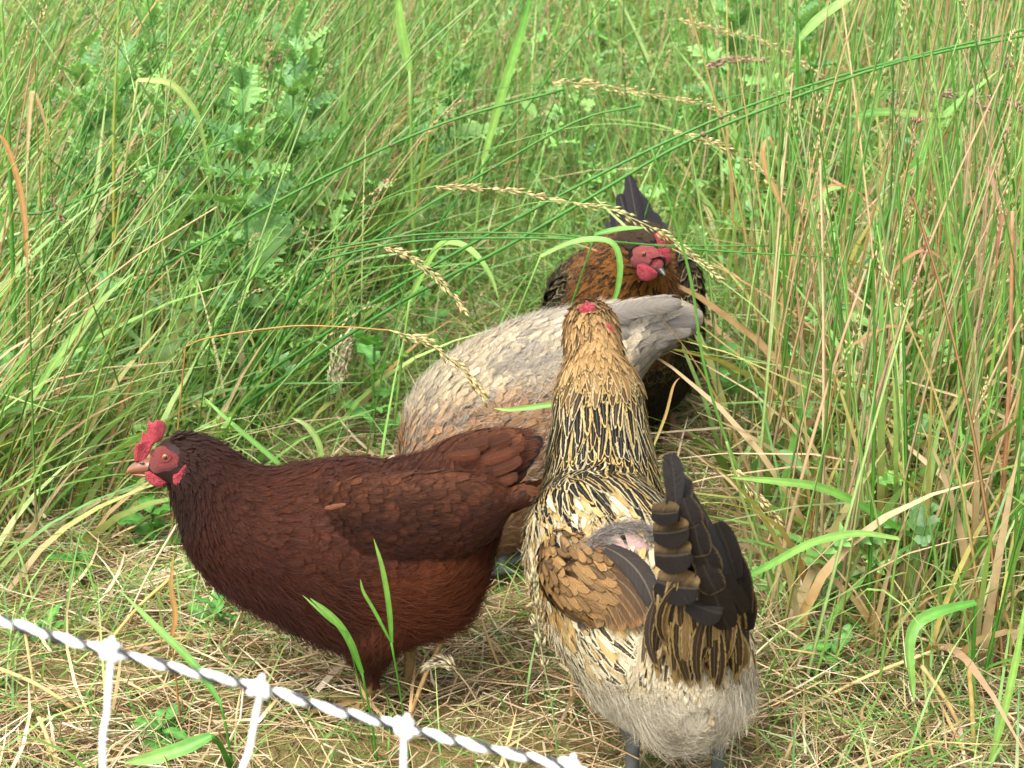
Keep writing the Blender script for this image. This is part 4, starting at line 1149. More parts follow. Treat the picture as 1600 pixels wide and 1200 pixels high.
def spiny_leaf(nl=9, w=.3, col=(.1, .2, .05)):
    V, T, Cc = [], [], []
    col = np.asarray(col)
    rib = lambda t: np.array([0, t, .10 * t - .42 * t * t])
    for k in range(nl + 1):
        t = k / nl; hw = .045 * (1 - t) + .012
        V += [rib(t) + [-hw, 0, .02], rib(t), rib(t) + [hw, 0, .02]]; Cc += [col * .95, col * 1.35, col * .95]
        if k: 
            a = 3 * (k - 1); b = 3 * k
            T += [[a, a + 1, b + 1], [a, b + 1, b], [a + 1, a + 2, b + 2], [a + 1, b + 2, b + 1]]
    for sd in (-1, 1):
        for k in range(nl):
            t = (k + .1 + .25 * R.uniform()) / nl
            env = math.sin(math.pi * min(1, t * .9 + .1)) ** .6
            L_ = w * env * R.uniform(.75, 1.15); up = R.normal(.10, .16) * (1 if k % 2 else -.4); fw = R.uniform(.02, .09)
            c = rib(t); b0 = len(V); d = .5 / nl
            V += [c, c + [0, 2.0 * d, -.01], c + [sd * L_ * .55, d * .1, up * .6 * L_ + .02], c + [sd * L_ * .6, 2.1 * d, up * .3 * L_ + .05], c + [sd * L_, fw + d, up * L_ * 2.2]]
            Cc += [col, col, col * 1.05, col * 1.05, col * 2.3]
            T += [[b0, b0 + 2, b0 + 3], [b0, b0 + 3, b0 + 1], [b0 + 2, b0 + 4, b0 + 3]]
    return np.array(V, float), np.array(T), np.array(Cc)
def weeds():
    a = Acc()
    Sv, St, Sc = spiny_leaf(6, .30, (1, 1, 1))
    Vr, E2 = leaf_shape(7, 3, .26, False, .05)
    def dens(x, y, u, v):
        f = (fld(x + 3, y - 1, 4) * 1.4).clip(0, 1)
        return tallness(u, v) * (.10 + .9 * f) * np.where((u > 560) & (u < 1060) & (v > 330), .35, 1)
    for V0, T0, cf, num in ((Sv, St, Sc, 3800), (Vr.reshape(-1, 3), None, np.ones((35, 3)), 900)):
        p, u, v = scatter(num * 3, 1.9, 8.5, dens)
        ok = clear_of_hens(p[:, 0], p[:, 1], .04) & sight_clear(p[:, 0], p[:, 1], 1); p = p[ok][:num]
        n = len(p)
        p[:, 2] += R.uniform(.01, .34, n) * np.interp(p[:, 1], [2, 3, 5], [.5, .8, 1])
        az = R.uniform(0, 6.28, n); pit = R.uniform(-.3, .9, n); rl = R.normal(0, .4, n)
        s = R.uniform(.03, .075, n)
        ca, sa = np.cos(az), np.sin(az)
        Yd = np.stack([sa * np.cos(pit), ca * np.cos(pit), np.sin(pit)], -1)
        Xd = np.stack([ca, -sa, rl], -1); Xd -= Yd * np.sum(Xd * Yd, -1, keepdims=True); Xd /= np.linalg.norm(Xd, axis=-1, keepdims=True)
        Zd = np.cross(Xd, Yd)
        W = p[:, None] + s[:, None, None] * (V0[None, :, 0:1] * Xd[:, None] + V0[None, :, 1:2] * Yd[:, None] + V0[None, :, 2:3] * Zd[:, None])
        m = len(V0); F0 = T0 if T0 is not None else grid_faces(7, 5)
        F = (F0[None] + (np.arange(n) * m)[:, None, None]).reshape(-1, F0.shape[1])
        cc = jit(pick([C(108, 156, 82), C(120, 168, 82), C(136, 178, 90), C(96, 142, 76)], [3, 3, 2, 1.5], n), n)
        col = cc[:, None] * cf[None]
        a.add(W.reshape(-1, 3), F, Col=c4(col.reshape(-1, 3)))
    stuff('leafy_weeds', a, M_LEAF, 'low leafy green weeds growing through the tall grass', 'weeds')
weeds()

# --- thistles, each a plant with its stem and its own leaves
LEAFM = []
for k in range(3):
    cc = np.array([C(118, 166, 88), C(134, 180, 94), C(104, 152, 86)][k])
    V0, T0, col = spiny_leaf(9 + k, .26 + .04 * k, cc)
    me = mesh('thistle_leaf', V0, T0, dict(Col=c4(col)), smooth=False)
    me.materials.append(M_LEAF); LEAFM.append(me)
def thistle(x, y, h, lean, label, nl=26, s=1.0, group='thistles growing in the grass'):
    z = float(gz(np.array(x), np.array(y)))
    t = thing('thistle', label, 'thistle', (x, y, z), group)
    path = catmull([(x, y, z - .01), (x + lean * .3 * h, y, z + h * .5), (x + lean * h, y - .03 * h, z + h)], 12)
    V, F = tube(path, np.linspace(.0045, .002, 12) * s, 6)
    child('stem', V, F, M_LEAF, t, dict(Col=c4(jit(C(96, 150, 74), len(V), .06))))
    from mathutils import Matrix, Euler
    nl = int(nl * 1.15)
    for i in range(nl):
        f = .12 + .88 * (i / (nl - 1)) ** .8
        q = path[min(11, int(f * 11))]
        if f > .98: q = path[-1]
        ln = s * np.interp(f, [.1, .5, 1], [.125, .11, .065]) * random.uniform(.8, 1.2)
        o = bpy.data.objects.new('leaf', LEAFM[i % 3]); COL.objects.link(o); o.parent = t
        pit = np.interp(f, [.1, .6, 1], [.1, .45, 1.1]) + random.uniform(-.2, .2)
        o.rotation_euler = Euler((pit, random.uniform(-.35, .35), i * 2.4 + random.uniform(-.3, .3)), 'XYZ')
        o.location = [float(c) for c in (q - np.array([x, y, z]))]
        o.scale = (float(ln * random.uniform(.8, 1.25)),) * 2 + (float(ln),)
    return t
for (u, v, D, h, ln, lab, nl) in [
    (395, 640, 2.75, .56, .02, 'tall bushy thistle rising above the back of the red-brown hen', 34),
    (300, 560, 3.0, .50, -.05, 'thistle with curled dark leaves standing behind a drooping grass blade', 28),
    (455, 560, 3.1, .58, .06, 'thistle with pale-edged leaves behind the leaning green stalks', 30),
    (150, 520, 3.2, .52, .03, 'thistle deep in the upright stalks at the left edge', 26),
    (1230, 430, 3.7, .52, 0, 'thistle half hidden by tall straw-coloured stalks right of the black hen', 26),
    (1120, 420, 3.9, .55, .03, 'thistle showing in the gap above and right of the black tail', 24),
    (700, 420, 3.8, .42, .03, 'thistle among pale stalks left of the black hen', 22),
    (350, 490, 3.3, .55, .0, 'pale thistle just left of the tallest far thistle', 26),
    (490, 470, 3.4, .50, .03, 'thistle with upright tip right of the tallest far thistle', 26),
    (215, 500, 3.2, .50, .0, 'thistle behind the pale straight stalk in the left bank', 24),
    (260, 430, 3.7, .55, 0, 'thistle in the farthest grass near the top left corner', 24),
    (430, 420, 3.8, .62, .04, 'tallest far thistle, its leaves reaching the top of the picture', 30),
    (1500, 480, 3.5, .45, -.02, 'dark thistle behind the rusty bent leaves at the right edge', 24)]:
    q = P(u, v, D); thistle(float(q[0]), D, h, ln, lab, nl, 1.0)

M_JOINT = plain('stalk_joint', C(92, 84, 44), .5)
# --- single stalks, blades and straws that stand out
def rows3(pts, Ys, n=24):
    m = len(pts)
    if not hasattr(Ys, '__len__'): Ys = [Ys] * m
    if len(Ys) != m: Ys = np.interp(np.linspace(0, 1, m), np.linspace(0, 1, len(Ys)), Ys)
    return catmull([P(a[0], a[1], y) for a, y in zip(pts, Ys)], n)
def stem_part(par, name, path, r0, r1, c0, c1, label=None):
    n = len(path)
    V, F = tube(path, np.linspace(r0, r1, n), 6)
    f = np.repeat(np.linspace(0, 1, n), 6)[:, None]
    col = (np.asarray(c0) * (1 - f) + np.asarray(c1) * f) * R.normal(1, .05, (len(V), 1))
    return child(name, V, F, M_GRASS, par, dict(Col=c4(col)))
def blade_part(par, name, path, wid, c0, c1, twist=0.0, mat=None, tip=.1, base=.55, twist0=0.0):
    n = len(path); v = np.linspace(0, 1, n)
    t = np.gradient(path, axis=0); t /= np.linalg.norm(t, axis=1, keepdims=True)
    cv = np.array([0, 0, CAMZ]) - path; cv /= np.linalg.norm(cv, axis=1, keepdims=True)
    s = np.cross(t, cv + np.array([0, 0, .6])); s /= np.linalg.norm(s, axis=1, keepdims=True)
    nn = np.cross(s, t)
    an = (twist0 + twist * v)[:, None]
    s2 = s * np.cos(an) + nn * np.sin(an); n2 = np.cross(s2, t)
    w = wid / 2 * np.interp(v, [0, .25, .6, .85, 1], [base, 1, .95, .6, tip])
    U = np.array([-1, -.5, 0, .5, 1])
    V = path[:, None] + s2[:, None] * (w[:, None] * U[None])[..., None] + n2[:, None] * (w[:, None] * .35 * np.abs(U)[None])[..., None]
    f = v[:, None, None]
    col = (np.asarray(c0) * (1 - f) + np.asarray(c1) * f) * np.array([1, .93, 1.18, .93, 1])[None, :, None]
    col = np.broadcast_to(col, (n, 5, 3)) * R.normal(1, .04, (n, 5, 1))
    return child(name, V.reshape(-1, 3), grid_faces(n, 5), mat or M_GRASS, par, dict(Col=c4(col.reshape(-1, 3))))
def head_part(par, path, col, dens=70, spread=.0035, ln=.010, wd=.0028, open_=.35, name='seed_head', awn=False):
    b = Acc(); n = dens
    s = np.sort(R.uniform(0, 1, n)); i = np.minimum((s * (len(path) - 1)).astype(int), len(path) - 2)
    fr = (s * (len(path) - 1) - i)[:, None]
    at = path[i] * (1 - fr) + path[i + 1] * fr
    d = path[np.minimum(i + 1, len(path) - 1)] - path[i]; d /= np.linalg.norm(d, axis=1, keepdims=True)
    th = np.interp(s, [0, .15, .6, 1], [.5, 1, .9, .25])
    off = R.normal(0, 1, (n, 3)); off -= d * np.sum(off * d, 1, keepdims=True); off /= np.linalg.norm(off, axis=1, keepdims=True)
    at = at + off * (spread * R.uniform(.2, 1, n) * th)[:, None]
    spikelets(b, at, d + off * open_ * R.uniform(.4, 1.4, (n, 1)), 1.35 * ln * R.uniform(.7, 1.3, n), 1.4 * wd * R.uniform(.8, 1.2, n), jit(col, n, .16))
    V, F = tube(path, np.linspace(.0009, .0004, len(path)), 4)
    b.add(V, F, Col=c4(np.asarray(col) * .9))
    V, F, A = b.get()
    return child(name, V, F, M_SEED, par, A, kind='stuff')
def plant(name, label, cat, at, group):
    return thing(name, label, cat, at, group)
GS, GB, GD = 'stalks that stand out of the grass', 'broad blades that stand out of the grass', 'single dry straws and leaves'
hcol, hgrn, hpur = C(222, 200, 140), C(200, 196, 130), C(190, 156, 130)
grn, pgr, dgr, org = C(86, 150, 52), C(148, 188, 92), C(66, 128, 48), C(205, 155, 84)

def stalk(label, pts, Ys, foot, r=.0016, c=(grn, grn), head=None, hY=None, hc=None, dens=70, spread=.0035, cat='grass stalk', name='grass_stalk', leaves=(), ln=.010):
    """pts: photo pixels from the lower visible end; foot: photo pixel and distance of the rooted foot"""
    f = P(foot[0], foot[1], foot[2])
    f[2] = 0.0
    p = rows3(pts, Ys, 30)
    path = np.concatenate([catmull([f, (f + p[0]) / 2 + np.array([0, 0, .02]), p[0]], 8)[:-1], p])
    t = thing(name, label, cat, f, GS)
    stem_part(t, 'stem', path, r, r * .6, c[0], c[1])
    if head is not None:
        hp = rows3(head, hY if hY is not None else (Ys[-1] if hasattr(Ys, '__len__') else Ys), 24)
        head_part(t, hp, hc if hc is not None else hcol, dens, spread, ln)
    for (lp, ly, lw, lc) in leaves:
        blade_part(t, 'leaf', rows3(lp, ly, 18), lw, lc, lc)
    return t

# arching stalks with drooping seed heads
stalk('orange arched stalk with a pale seed head drooping over the cream hen back', [(290, 542), (330, 527), (450, 510), (540, 511), (608, 516)], [2.15, 2.1, 2.06], (255, 700, 2.2), .0012, (C(190, 150, 80), org),
      head=[(608, 516), (660, 532), (705, 562), (738, 595), (757, 622)], hY=[2.06, 2.05], dens=90, spread=.0055)
stalk('arched stalk with a seed head hanging in the dry gap left of the black hen', [(330, 560), (430, 450), (520, 395), (590, 380)], [2.5, 2.4], (240, 720, 2.5), .0011, (grn, C(170, 160, 80)),
      head=[(590, 382), (640, 402), (690, 442), (725, 484)], hY=[2.4, 2.36], dens=80, spread=.005)
stalk('long stalk whose seed head lies level above the seed head over the black hen', [(480, 420), (560, 340), (620, 305), (680, 291)], [2.5, 2.45], (400, 640, 2.6), .0011, (grn, pgr),
      head=[(680, 291), (740, 294), (810, 299), (885, 316)], hY=2.45, dens=80, spread=.0045)
stalk('stalk with a seed head crossing in front of the black hen comb', [(640, 420), (740, 350), (830, 318), (900, 316)], [2.4, 2.32], (560, 640, 2.45), .0011, (grn, pgr),
      head=[(895, 316), (960, 330), (1030, 362), (1085, 402), (1125, 436)], hY=[2.32, 2.28], hc=hgrn, dens=110, spread=.0052)
stalk('thin stalk with a loose open seed head high above the black hen', [(430, 260), (560, 190), (700, 150), (860, 128)], [3.1, 3.0], (300, 520, 3.1), .0012, (grn, grn),
      head=[(862, 128), (930, 132), (1010, 146), (1085, 160), (1145, 180)], hY=3.0, dens=100, spread=.008)
stalk('stalk with a long straw-coloured seed head curving down right of the black hen', [(560, 330), (760, 235), (930, 195), (1055, 205)], [2.75, 2.7], (440, 600, 2.8), .0012, (grn, pgr),
      head=[(1052, 205), (1120, 226), (1180, 262), (1225, 300), (1266, 334)], hY=2.7, dens=120, spread=.006)
stalk('far stalk with a slanting seed head near the top right of the picture', [(960, 70), (1010, 38), (1060, 30)], 3.4, (900, 420, 3.5), .0012, (grn, pgr),
      head=[(1060, 30), (1130, 48), (1210, 72), (1292, 124)], hY=3.4, dens=110, spread=.006)
stalk('stalk with a short purple-brown plume lying level at the top right', [(1060, 260), (1075, 170), (1100, 108)], 3.3, (1040, 450, 3.3), .0012, (grn, C(150, 130, 90)),
      head=[(1100, 106), (1140, 94), (1198, 94)], hY=3.3, hc=hpur, dens=120, spread=.006)
stalk('green stalk lying nearly level at the far right with two purplish heads', [(1060, 170), (1200, 142), (1350, 140), (1470, 145)], [2.9, 2.8], (940, 480, 2.9), .0012, (grn, grn),
      head=[(1468, 144), (1510, 152), (1548, 172)], hY=2.8, hc=hpur, dens=60, spread=.005)
stalk('stalk ending in a feathery purplish head on the right margin', [(1240, 300), (1400, 190), (1540, 150)], 2.75, (1180, 600, 2.75), .0012, (grn, grn),
      head=[(1540, 150), (1575, 160), (1612, 178)], hY=2.75, hc=hpur, dens=60, spread=.005)
stalk('small pale seed head right of the tail of the barred hen', [(1190, 900), (1200, 860), (1180, 800), (1160, 745)][::-1][:3], 1.98, (1215, 950, 1.98), .0011, (C(150, 160, 90), C(170, 165, 100)),
      head=[(1150, 735), (1175, 765), (1200, 795), (1220, 820)], hY=1.98, dens=50, spread=.005)
stalk('pale feathery plume lying on the straw at the bottom right corner', [(1560, 1190), (1520, 1180), (1480, 1172)], 1.72, (1600, 1200, 1.72), .001, (straw, straw),
      head=[(1480, 1170), (1420, 1165), (1370, 1175), (1320, 1192)], hY=1.72, hc=C(200, 175, 150), dens=160, spread=.009)
stalk('small pale seed plume beside the foot of the red-brown hen', [(760, 1120), (730, 1070), (705, 1040)], 1.75, (790, 1130, 1.75), .001, (straw, straw),
      head=[(712, 1045), (700, 1036), (685, 1034), (668, 1042)], hY=1.75, hc=C(215, 200, 160), dens=70, spread=.006)
stalk('grey-green flowering stalk standing left of the legs of the barred hen', [(872, 1190), (862, 1100), (850, 1040)], 1.58, (875, 1230, 1.58), .001, (grn, C(170, 180, 120)),
      head=[(850, 1045), (842, 985), (835, 925), (832, 900)], hY=1.58, hc=C(190, 180, 135), dens=40, spread=.004)
stalk('cream plume of dried flowers between the thistle and the cream hen', [(545, 700), (540, 640), (530, 600)], 2.6, (548, 740, 2.6), .0012, (straw, straw),
      head=[(530, 605), (526, 575), (535, 545), (550, 520)], hY=2.6, hc=C(220, 200, 165), dens=160, spread=.016)

# long dark green stalks leaning from the left bank over the gap
for lab, pts, Ys, foot, r in [
    ('lower of two parallel dark stalks leaning across the black tail toward the top right', [(330, 668), (450, 585), (600, 488), (700, 432), (790, 386), (940, 298), (1060, 228), (1200, 168), (1400, 98), (1620, 52)], [2.45, 2.42, 2.42], (300, 690, 2.46), .0022),
    ('upper of two parallel dark stalks leaning across the black tail toward the top right', [(300, 655), (450, 560), (610, 455), (760, 368), (900, 292), (1040, 222), (1190, 158), (1380, 100), (1610, 44)], [2.5, 2.47, 2.47], (270, 690, 2.5), .0020),
    ('long green stalk leaning over the thistles from the left edge', [(0, 596), (150, 480), (330, 372), (520, 270), (700, 190), (880, 140)], [2.5, 2.6], (-60, 700, 2.5), .0020),
    ('green stalk with a red-brown joint leaning right above the red-brown hen', [(330, 650), (430, 500), (540, 410), (610, 356), (740, 280), (900, 190), (1000, 165)], [2.6, 2.6], (310, 700, 2.6), .0018),
    ('nearly level green stalk passing in front of the black hen at eye height', [(480, 410), (640, 378), (820, 372), (960, 378), (1120, 392), (1300, 402)], [2.34, 2.3], (330, 560, 2.5), .0013),
    ('second level green stalk just above the eye of the black hen', [(500, 392), (660, 366), (860, 366), (1010, 382), (1200, 384)], [2.36, 2.31], (360, 560, 2.52), .0011),
    ('steep dark stalk in the left bank crossing behind a drooping blade', [(120, 420), (200, 330), (290, 205), (350, 80), (390, -20)], 2.7, (60, 600, 2.7), .0020),
    ('jointed stalk lying low across the left bank at thistle height', [(-20, 322), (50, 334), (110, 318), (240, 262), (370, 215)], 2.7, (-60, 640, 2.7), .0019),
    ('bright stalk leaning from the left edge toward the upper thistle leaves', [(150, 400), (235, 250), (330, 90), (375, -15)], 2.9, (90, 560, 2.9), .0018),
    ('pale stalk crossing the yellow stalks above the cream hen', [(600, 470), (700, 330), (800, 200), (880, 90), (960, -10)], 3.0, (560, 560, 3.0), .0017)]:
    r *= 1.5
    t = stalk(lab, pts, Ys, foot, r, (dgr, grn))
    for k in (9, 21):
        ball('joint', t, rows3(pts, Ys, 31)[k], r * 1.2, M_JOINT, (1.3, 1, 1))

# upright stalks, right bank and others
for lab, pts, Ys, foot, r, c in [
    ('pale green stalk rising in front of the cream tail and the black hen', [(1225, 960), (1165, 770), (1125, 660), (1098, 560), (1080, 440), (1050, 330), (1018, 232)], [2.02, 2.0, 2.0], (1240, 1000, 2.03), .0021, (pgr, grn)),
    ('thick yellow-green stalk bending left at the top right', [(1530, 560), (1490, 400), (1450, 220), (1410, 40), (1398, -15)], 2.3, (1570, 850, 2.3), .0021, (pgr, pgr)),
    ('left of two close upright stalks right of the black hen', [(1205, 480), (1215, 300), (1224, 120), (1230, -15)], 2.7, (1195, 760, 2.7), .0020, (yel, pgr)),
    ('right of two close upright stalks right of the black hen', [(1230, 520), (1240, 300), (1246, 100), (1243, -15)], 2.68, (1225, 780, 2.68), .0026, (grn, grn)),
    ('slanting green stalk between the two upright stalks and the yellow one', [(1240, 420), (1290, 240), (1330, 110), (1362, -10)], 2.75, (1200, 700, 2.75), .0017, (pgr, pgr)),
    ('reddish upright stalk at the right margin with a dark foot', [(1552, 1130), (1556, 960), (1568, 760), (1578, 560), (1582, 330)], 1.95, (1550, 1160, 1.95), .0028, (C(165, 110, 70), C(205, 150, 110))),
    ('straw-coloured stalk leaning beside the reddish stalk at right', [(1480, 960), (1530, 820), (1560, 700), (1600, 540)], 1.98, (1470, 1010, 1.98), .0022, (straw, straw)),
    ('tall yellow-green stalk against the right edge of the picture', [(1590, 540), (1596, 360), (1602, 160)], 2.1, (1580, 980, 2.1), .0022, (pgr, pgr)),
    ('tan stalk fork rising right of the barred tail', [(1230, 1020), (1195, 880), (1160, 780), (1135, 690)], 1.93, (1245, 1050, 1.93), .0021, (straw, pgr)),
    ('orange-tinted stalk leaning right at the far right', [(1340, 640), (1400, 420), (1450, 260), (1560, 60)], 2.5, (1320, 800, 2.5), .0019, (C(200, 150, 80), grn)),
    ('pale straight stalk in the left bank near the drooping blade', [(170, 400), (215, 260), (250, 130), (285, -10)], 2.8, (150, 620, 2.8), .0020, (pgr, pgr)),
    ('upright green stalk at left with a yellow base', [(178, 330), (178, 200), (183, 80), (186, -10)], 2.8, (176, 600, 2.8), .0024, (C(190, 170, 70), pgr)),
    ('thick green stalk at the left edge', [(14, 220), (8, 120), (2, 0)], 2.5, (25, 660, 2.5), .0028, (grn, pgr)),
    ('yellow stalk rising behind the left seed heads', [(640, 420), (660, 260), (690, 120), (710, -10)], 3.3, (630, 520, 3.3), .0022, (C(215, 190, 90), pgr)),
    ('dark straight stalk leaning in the right bank behind rusty leaves', [(1440, 560), (1500, 360), (1560, 180), (1590, 90)], 2.6, (1420, 760, 2.6), .0019, (grn, grn))]:
    stalk(lab, pts, Ys, foot, r * 1.25, c)

# broad single blades
def blade(label, pts, Ys, foot, wid, c, twist=0.3, cat='grass blade', mat=None, group=GB, tip=.1, base=.55, twist0=0.0, name='grass_shoot'):
    f = P(foot[0], foot[1], foot[2]); f[2] = 0.0
    t = thing(name, label, cat, f, group)
    p = rows3(pts, Ys, 26)
    stem_part(t, 'stem', catmull([f, (f + p[0]) / 2 + np.array([0, 0, .01]), p[0]], 8), wid * .2, wid * .16, c[0], c[0])
    blade_part(t, 'leaf', p, wid, c[0], c[1], twist, mat, tip, base, twist0)
    return t
blade('level bright green blade right of the barred tail, the upper of two', [(1420, 836), (1345, 790), (1280, 762), (1210, 752), (1140, 746)], [1.95, 1.9], (1560, 930, 1.98), .011, (grn, pgr))
blade('arched pale green blade right of the barred tail, tip on the dark feathers', [(1404, 842), (1340, 834), (1270, 848), (1205, 882), (1160, 908), (1122, 958)], [1.75, 1.62], (1370, 1090, 1.78), .0085, (pgr, grn))
blade('bent blade folded downward above the straw at the lower right', [(1524, 942), (1470, 955), (1432, 975), (1420, 1010), (1424, 1060), (1428, 1098)], [1.72, 1.66], (1515, 1130, 1.76), .013, (grn, g2), twist=.8)
blade('forked green blade in front of the breast of the red-brown hen', [(566, 1052), (545, 1000), (520, 965), (485, 935)], [1.62, 1.6], (590, 1120, 1.66), .0075, (grn, g2))
blade('thin fork tip beside the forked blade before the red-brown hen', [(540, 985), (515, 968), (473, 930)], 1.61, (588, 1122, 1.66), .0035, (grn, g2))
blade('short upright blade in front of the thigh of the red-brown hen', [(612, 1004), (608, 950), (598, 890), (584, 842)], [1.62, 1.6], (640, 1095, 1.66), .0055, (grn, pgr))
blade('thin blade beside the upright blade before the red thigh', [(610, 1002), (585, 955), (568, 925), (563, 905)], [1.62, 1.61], (642, 1095, 1.66), .0035, (grn, pgr))
blade('hooked blade hanging over the breast of the black hen', [(845, 400), (890, 380), (930, 374), (958, 382), (968, 410), (966, 445), (955, 480), (945, 500)], [2.3, 2.26], (700, 560, 2.4), .009, (g2, grn), twist=.5)
blade('short level blade above the head of the black hen', [(930, 366), (970, 358), (1010, 356)], 2.3, (800, 520, 2.4), .008, (grn, g2))
blade('level blade lying on the side of the cream hen', [(960, 622), (905, 628), (850, 634), (800, 640), (772, 638)], [2.02, 2.04], (1010, 760, 2.0), .007, (grn, pgr))
blade('pale drooping blade above the cream hen in the dry gap', [(640, 470), (680, 392), (710, 380), (740, 396), (765, 430), (780, 470)], [2.6, 2.5], (610, 600, 2.6), .012, (pgr, pgr), twist=.6)
blade('pale drooping blade in the thistles at the upper left', [(330, 280), (310, 190), (290, 155), (262, 130), (215, 125)][::-1] , [2.6, 2.62], (130, 560, 2.65), .011, (C(180, 190, 110), pgr), twist=.5)
blade('broad upright blade at the top of the grass above the yellow stalks', [(755, 250), (790, 130), (815, 50), (830, -10)], 3.2, (730, 520, 3.2), .017, (pgr, grn))
blade('wide pale blade standing near the top left of the gap', [(640, 110), (628, 50), (622, -10)], 3.1, (650, 540, 3.1), .018, (g2, g2))
blade('broad green blade slanting through the right bank', [(1370, 360), (1420, 280), (1470, 190), (1560, 110)], 2.6, (1330, 700, 2.6), .016, (grn, g2))
blade('level broad blade high in the right bank with a dry tip', [(1330, 182), (1380, 176), (1440, 180), (1500, 184)], 2.6, (1300, 700, 2.6), .014, (grn, C(150, 170, 90)))
blade('bright arching blade right of the two upright stalks', [(1268, 340), (1290, 300), (1325, 292)], 2.6, (1230, 720, 2.6), .011, (pgr, pgr))
blade('broad blade falling from the top beside the upright stalks', [(1250, 60), (1280, 30), (1320, 2), (1345, -12)], 2.7, (1215, 700, 2.7), .016, (g2, g2))
blade('wide green blade lying on the straw below the white rope', [(330, 1150), (290, 1168), (240, 1184), (195, 1192)], [1.62, 1.6], (360, 1160, 1.66), .016, (grn, g2))
blade('green blade slanting down the bottom left in front of the red breast', [(190, 925), (250, 985), (305, 1040), (345, 1100)][::-1], [1.66, 1.72], (360, 1130, 1.66), .008, (grn, g2))
blade('green blade rising at the lower right corner', [(1545, 1200), (1570, 1110), (1590, 1020), (1602, 940)], 1.62, (1540, 1240, 1.62), .008, (pgr, g2))
blade('long pale blade leaning left of the head of the red-brown hen', [(40, 640), (90, 560), (150, 480), (210, 425)], [2.3, 2.35], (20, 760, 2.3), .010, (g2, pgr))
blade('bright blade crossing above the red comb', [(500, 790), (430, 720), (360, 660), (318, 620)], [2.2, 2.25], (520, 830, 2.15), .007, (grn, g2))
blade('pale wavy blade behind the neck of the red-brown hen', [(505, 760), (500, 700), (480, 665), (455, 652)], 2.3, (515, 800, 2.3), .009, (pgr, C(190, 200, 140)), twist=.9)

def dryb(label, pts, Ys, foot, wid, c, twist=0.6):
    return blade(label, pts, Ys, foot, wid * .65, (np.asarray(c[0]) * .85, np.asarray(c[1]) * .85), twist, 'dry leaf', M_STRAW, GD, .15, .6, name='dry_leaf')
dryb('curled orange-brown leaf hanging beside the two upright stalks', [(1232, 340), (1212, 300), (1196, 262), (1193, 232), (1202, 216), (1210, 240)], 2.6, (1240, 760, 2.6), .013, (C(205, 165, 105), C(190, 145, 105)))
dryb('rusty folded leaf hanging at the right margin', [(1588, 420), (1576, 345), (1570, 332), (1560, 360), (1556, 420)], 2.1, (1590, 980, 2.1), .014, (C(180, 135, 105), C(165, 120, 92)))
dryb('rusty arching leaf left of the reddish stalk', [(1370, 470), (1400, 420), (1440, 392), (1470, 405), (1485, 440)], 2.15, (1360, 960, 2.12), .009, (C(170, 125, 85), C(155, 110, 75)))
dryb('reddish leaf slanting down at the right margin', [(1545, 260), (1565, 330), (1590, 380), (1605, 430)], 2.2, (1500, 940, 2.2), .011, (C(195, 155, 125), C(185, 145, 115)))
dryb('thin rusty leaf curling in the middle of the right bank', [(1255, 320), (1290, 294), (1310, 290), (1340, 300), (1390, 348)], 2.5, (1230, 780, 2.5), .007, (C(175, 125, 85), C(160, 112, 72)))
dryb('brown leaf looping low in the right bank', [(1330, 540), (1365, 520), (1395, 510), (1440, 530), (1462, 580)], 2.1, (1310, 960, 2.08), .009, (rust, brown))
dryb('orange leaf drooping at the far left', [(42, 250), (48, 160), (54, 147), (68, 185), (82, 243)], 2.45, (35, 680, 2.45), .010, (straw, C(200, 165, 105)))
dryb('tall rust-orange leaf at the left edge', [(42, 402), (38, 340), (28, 280), (10, 225), (-6, 205)], 2.4, (45, 700, 2.4), .013, (C(190, 150, 95), C(190, 140, 85)))
dryb('brown dry leaf standing in the straw before the red-brown breast', [(268, 1000), (274, 960), (268, 915), (272, 860)], 1.72, (274, 1010, 1.72), .009, (C(190, 140, 82), C(165, 140, 80)))
dryb('curled tan leaf beside the neck of the barred hen', [(1020, 700), (1040, 650), (1052, 605), (1062, 590)], 2.05, (1010, 760, 2.05), .006, (C(200, 180, 110), C(170, 120, 80)))

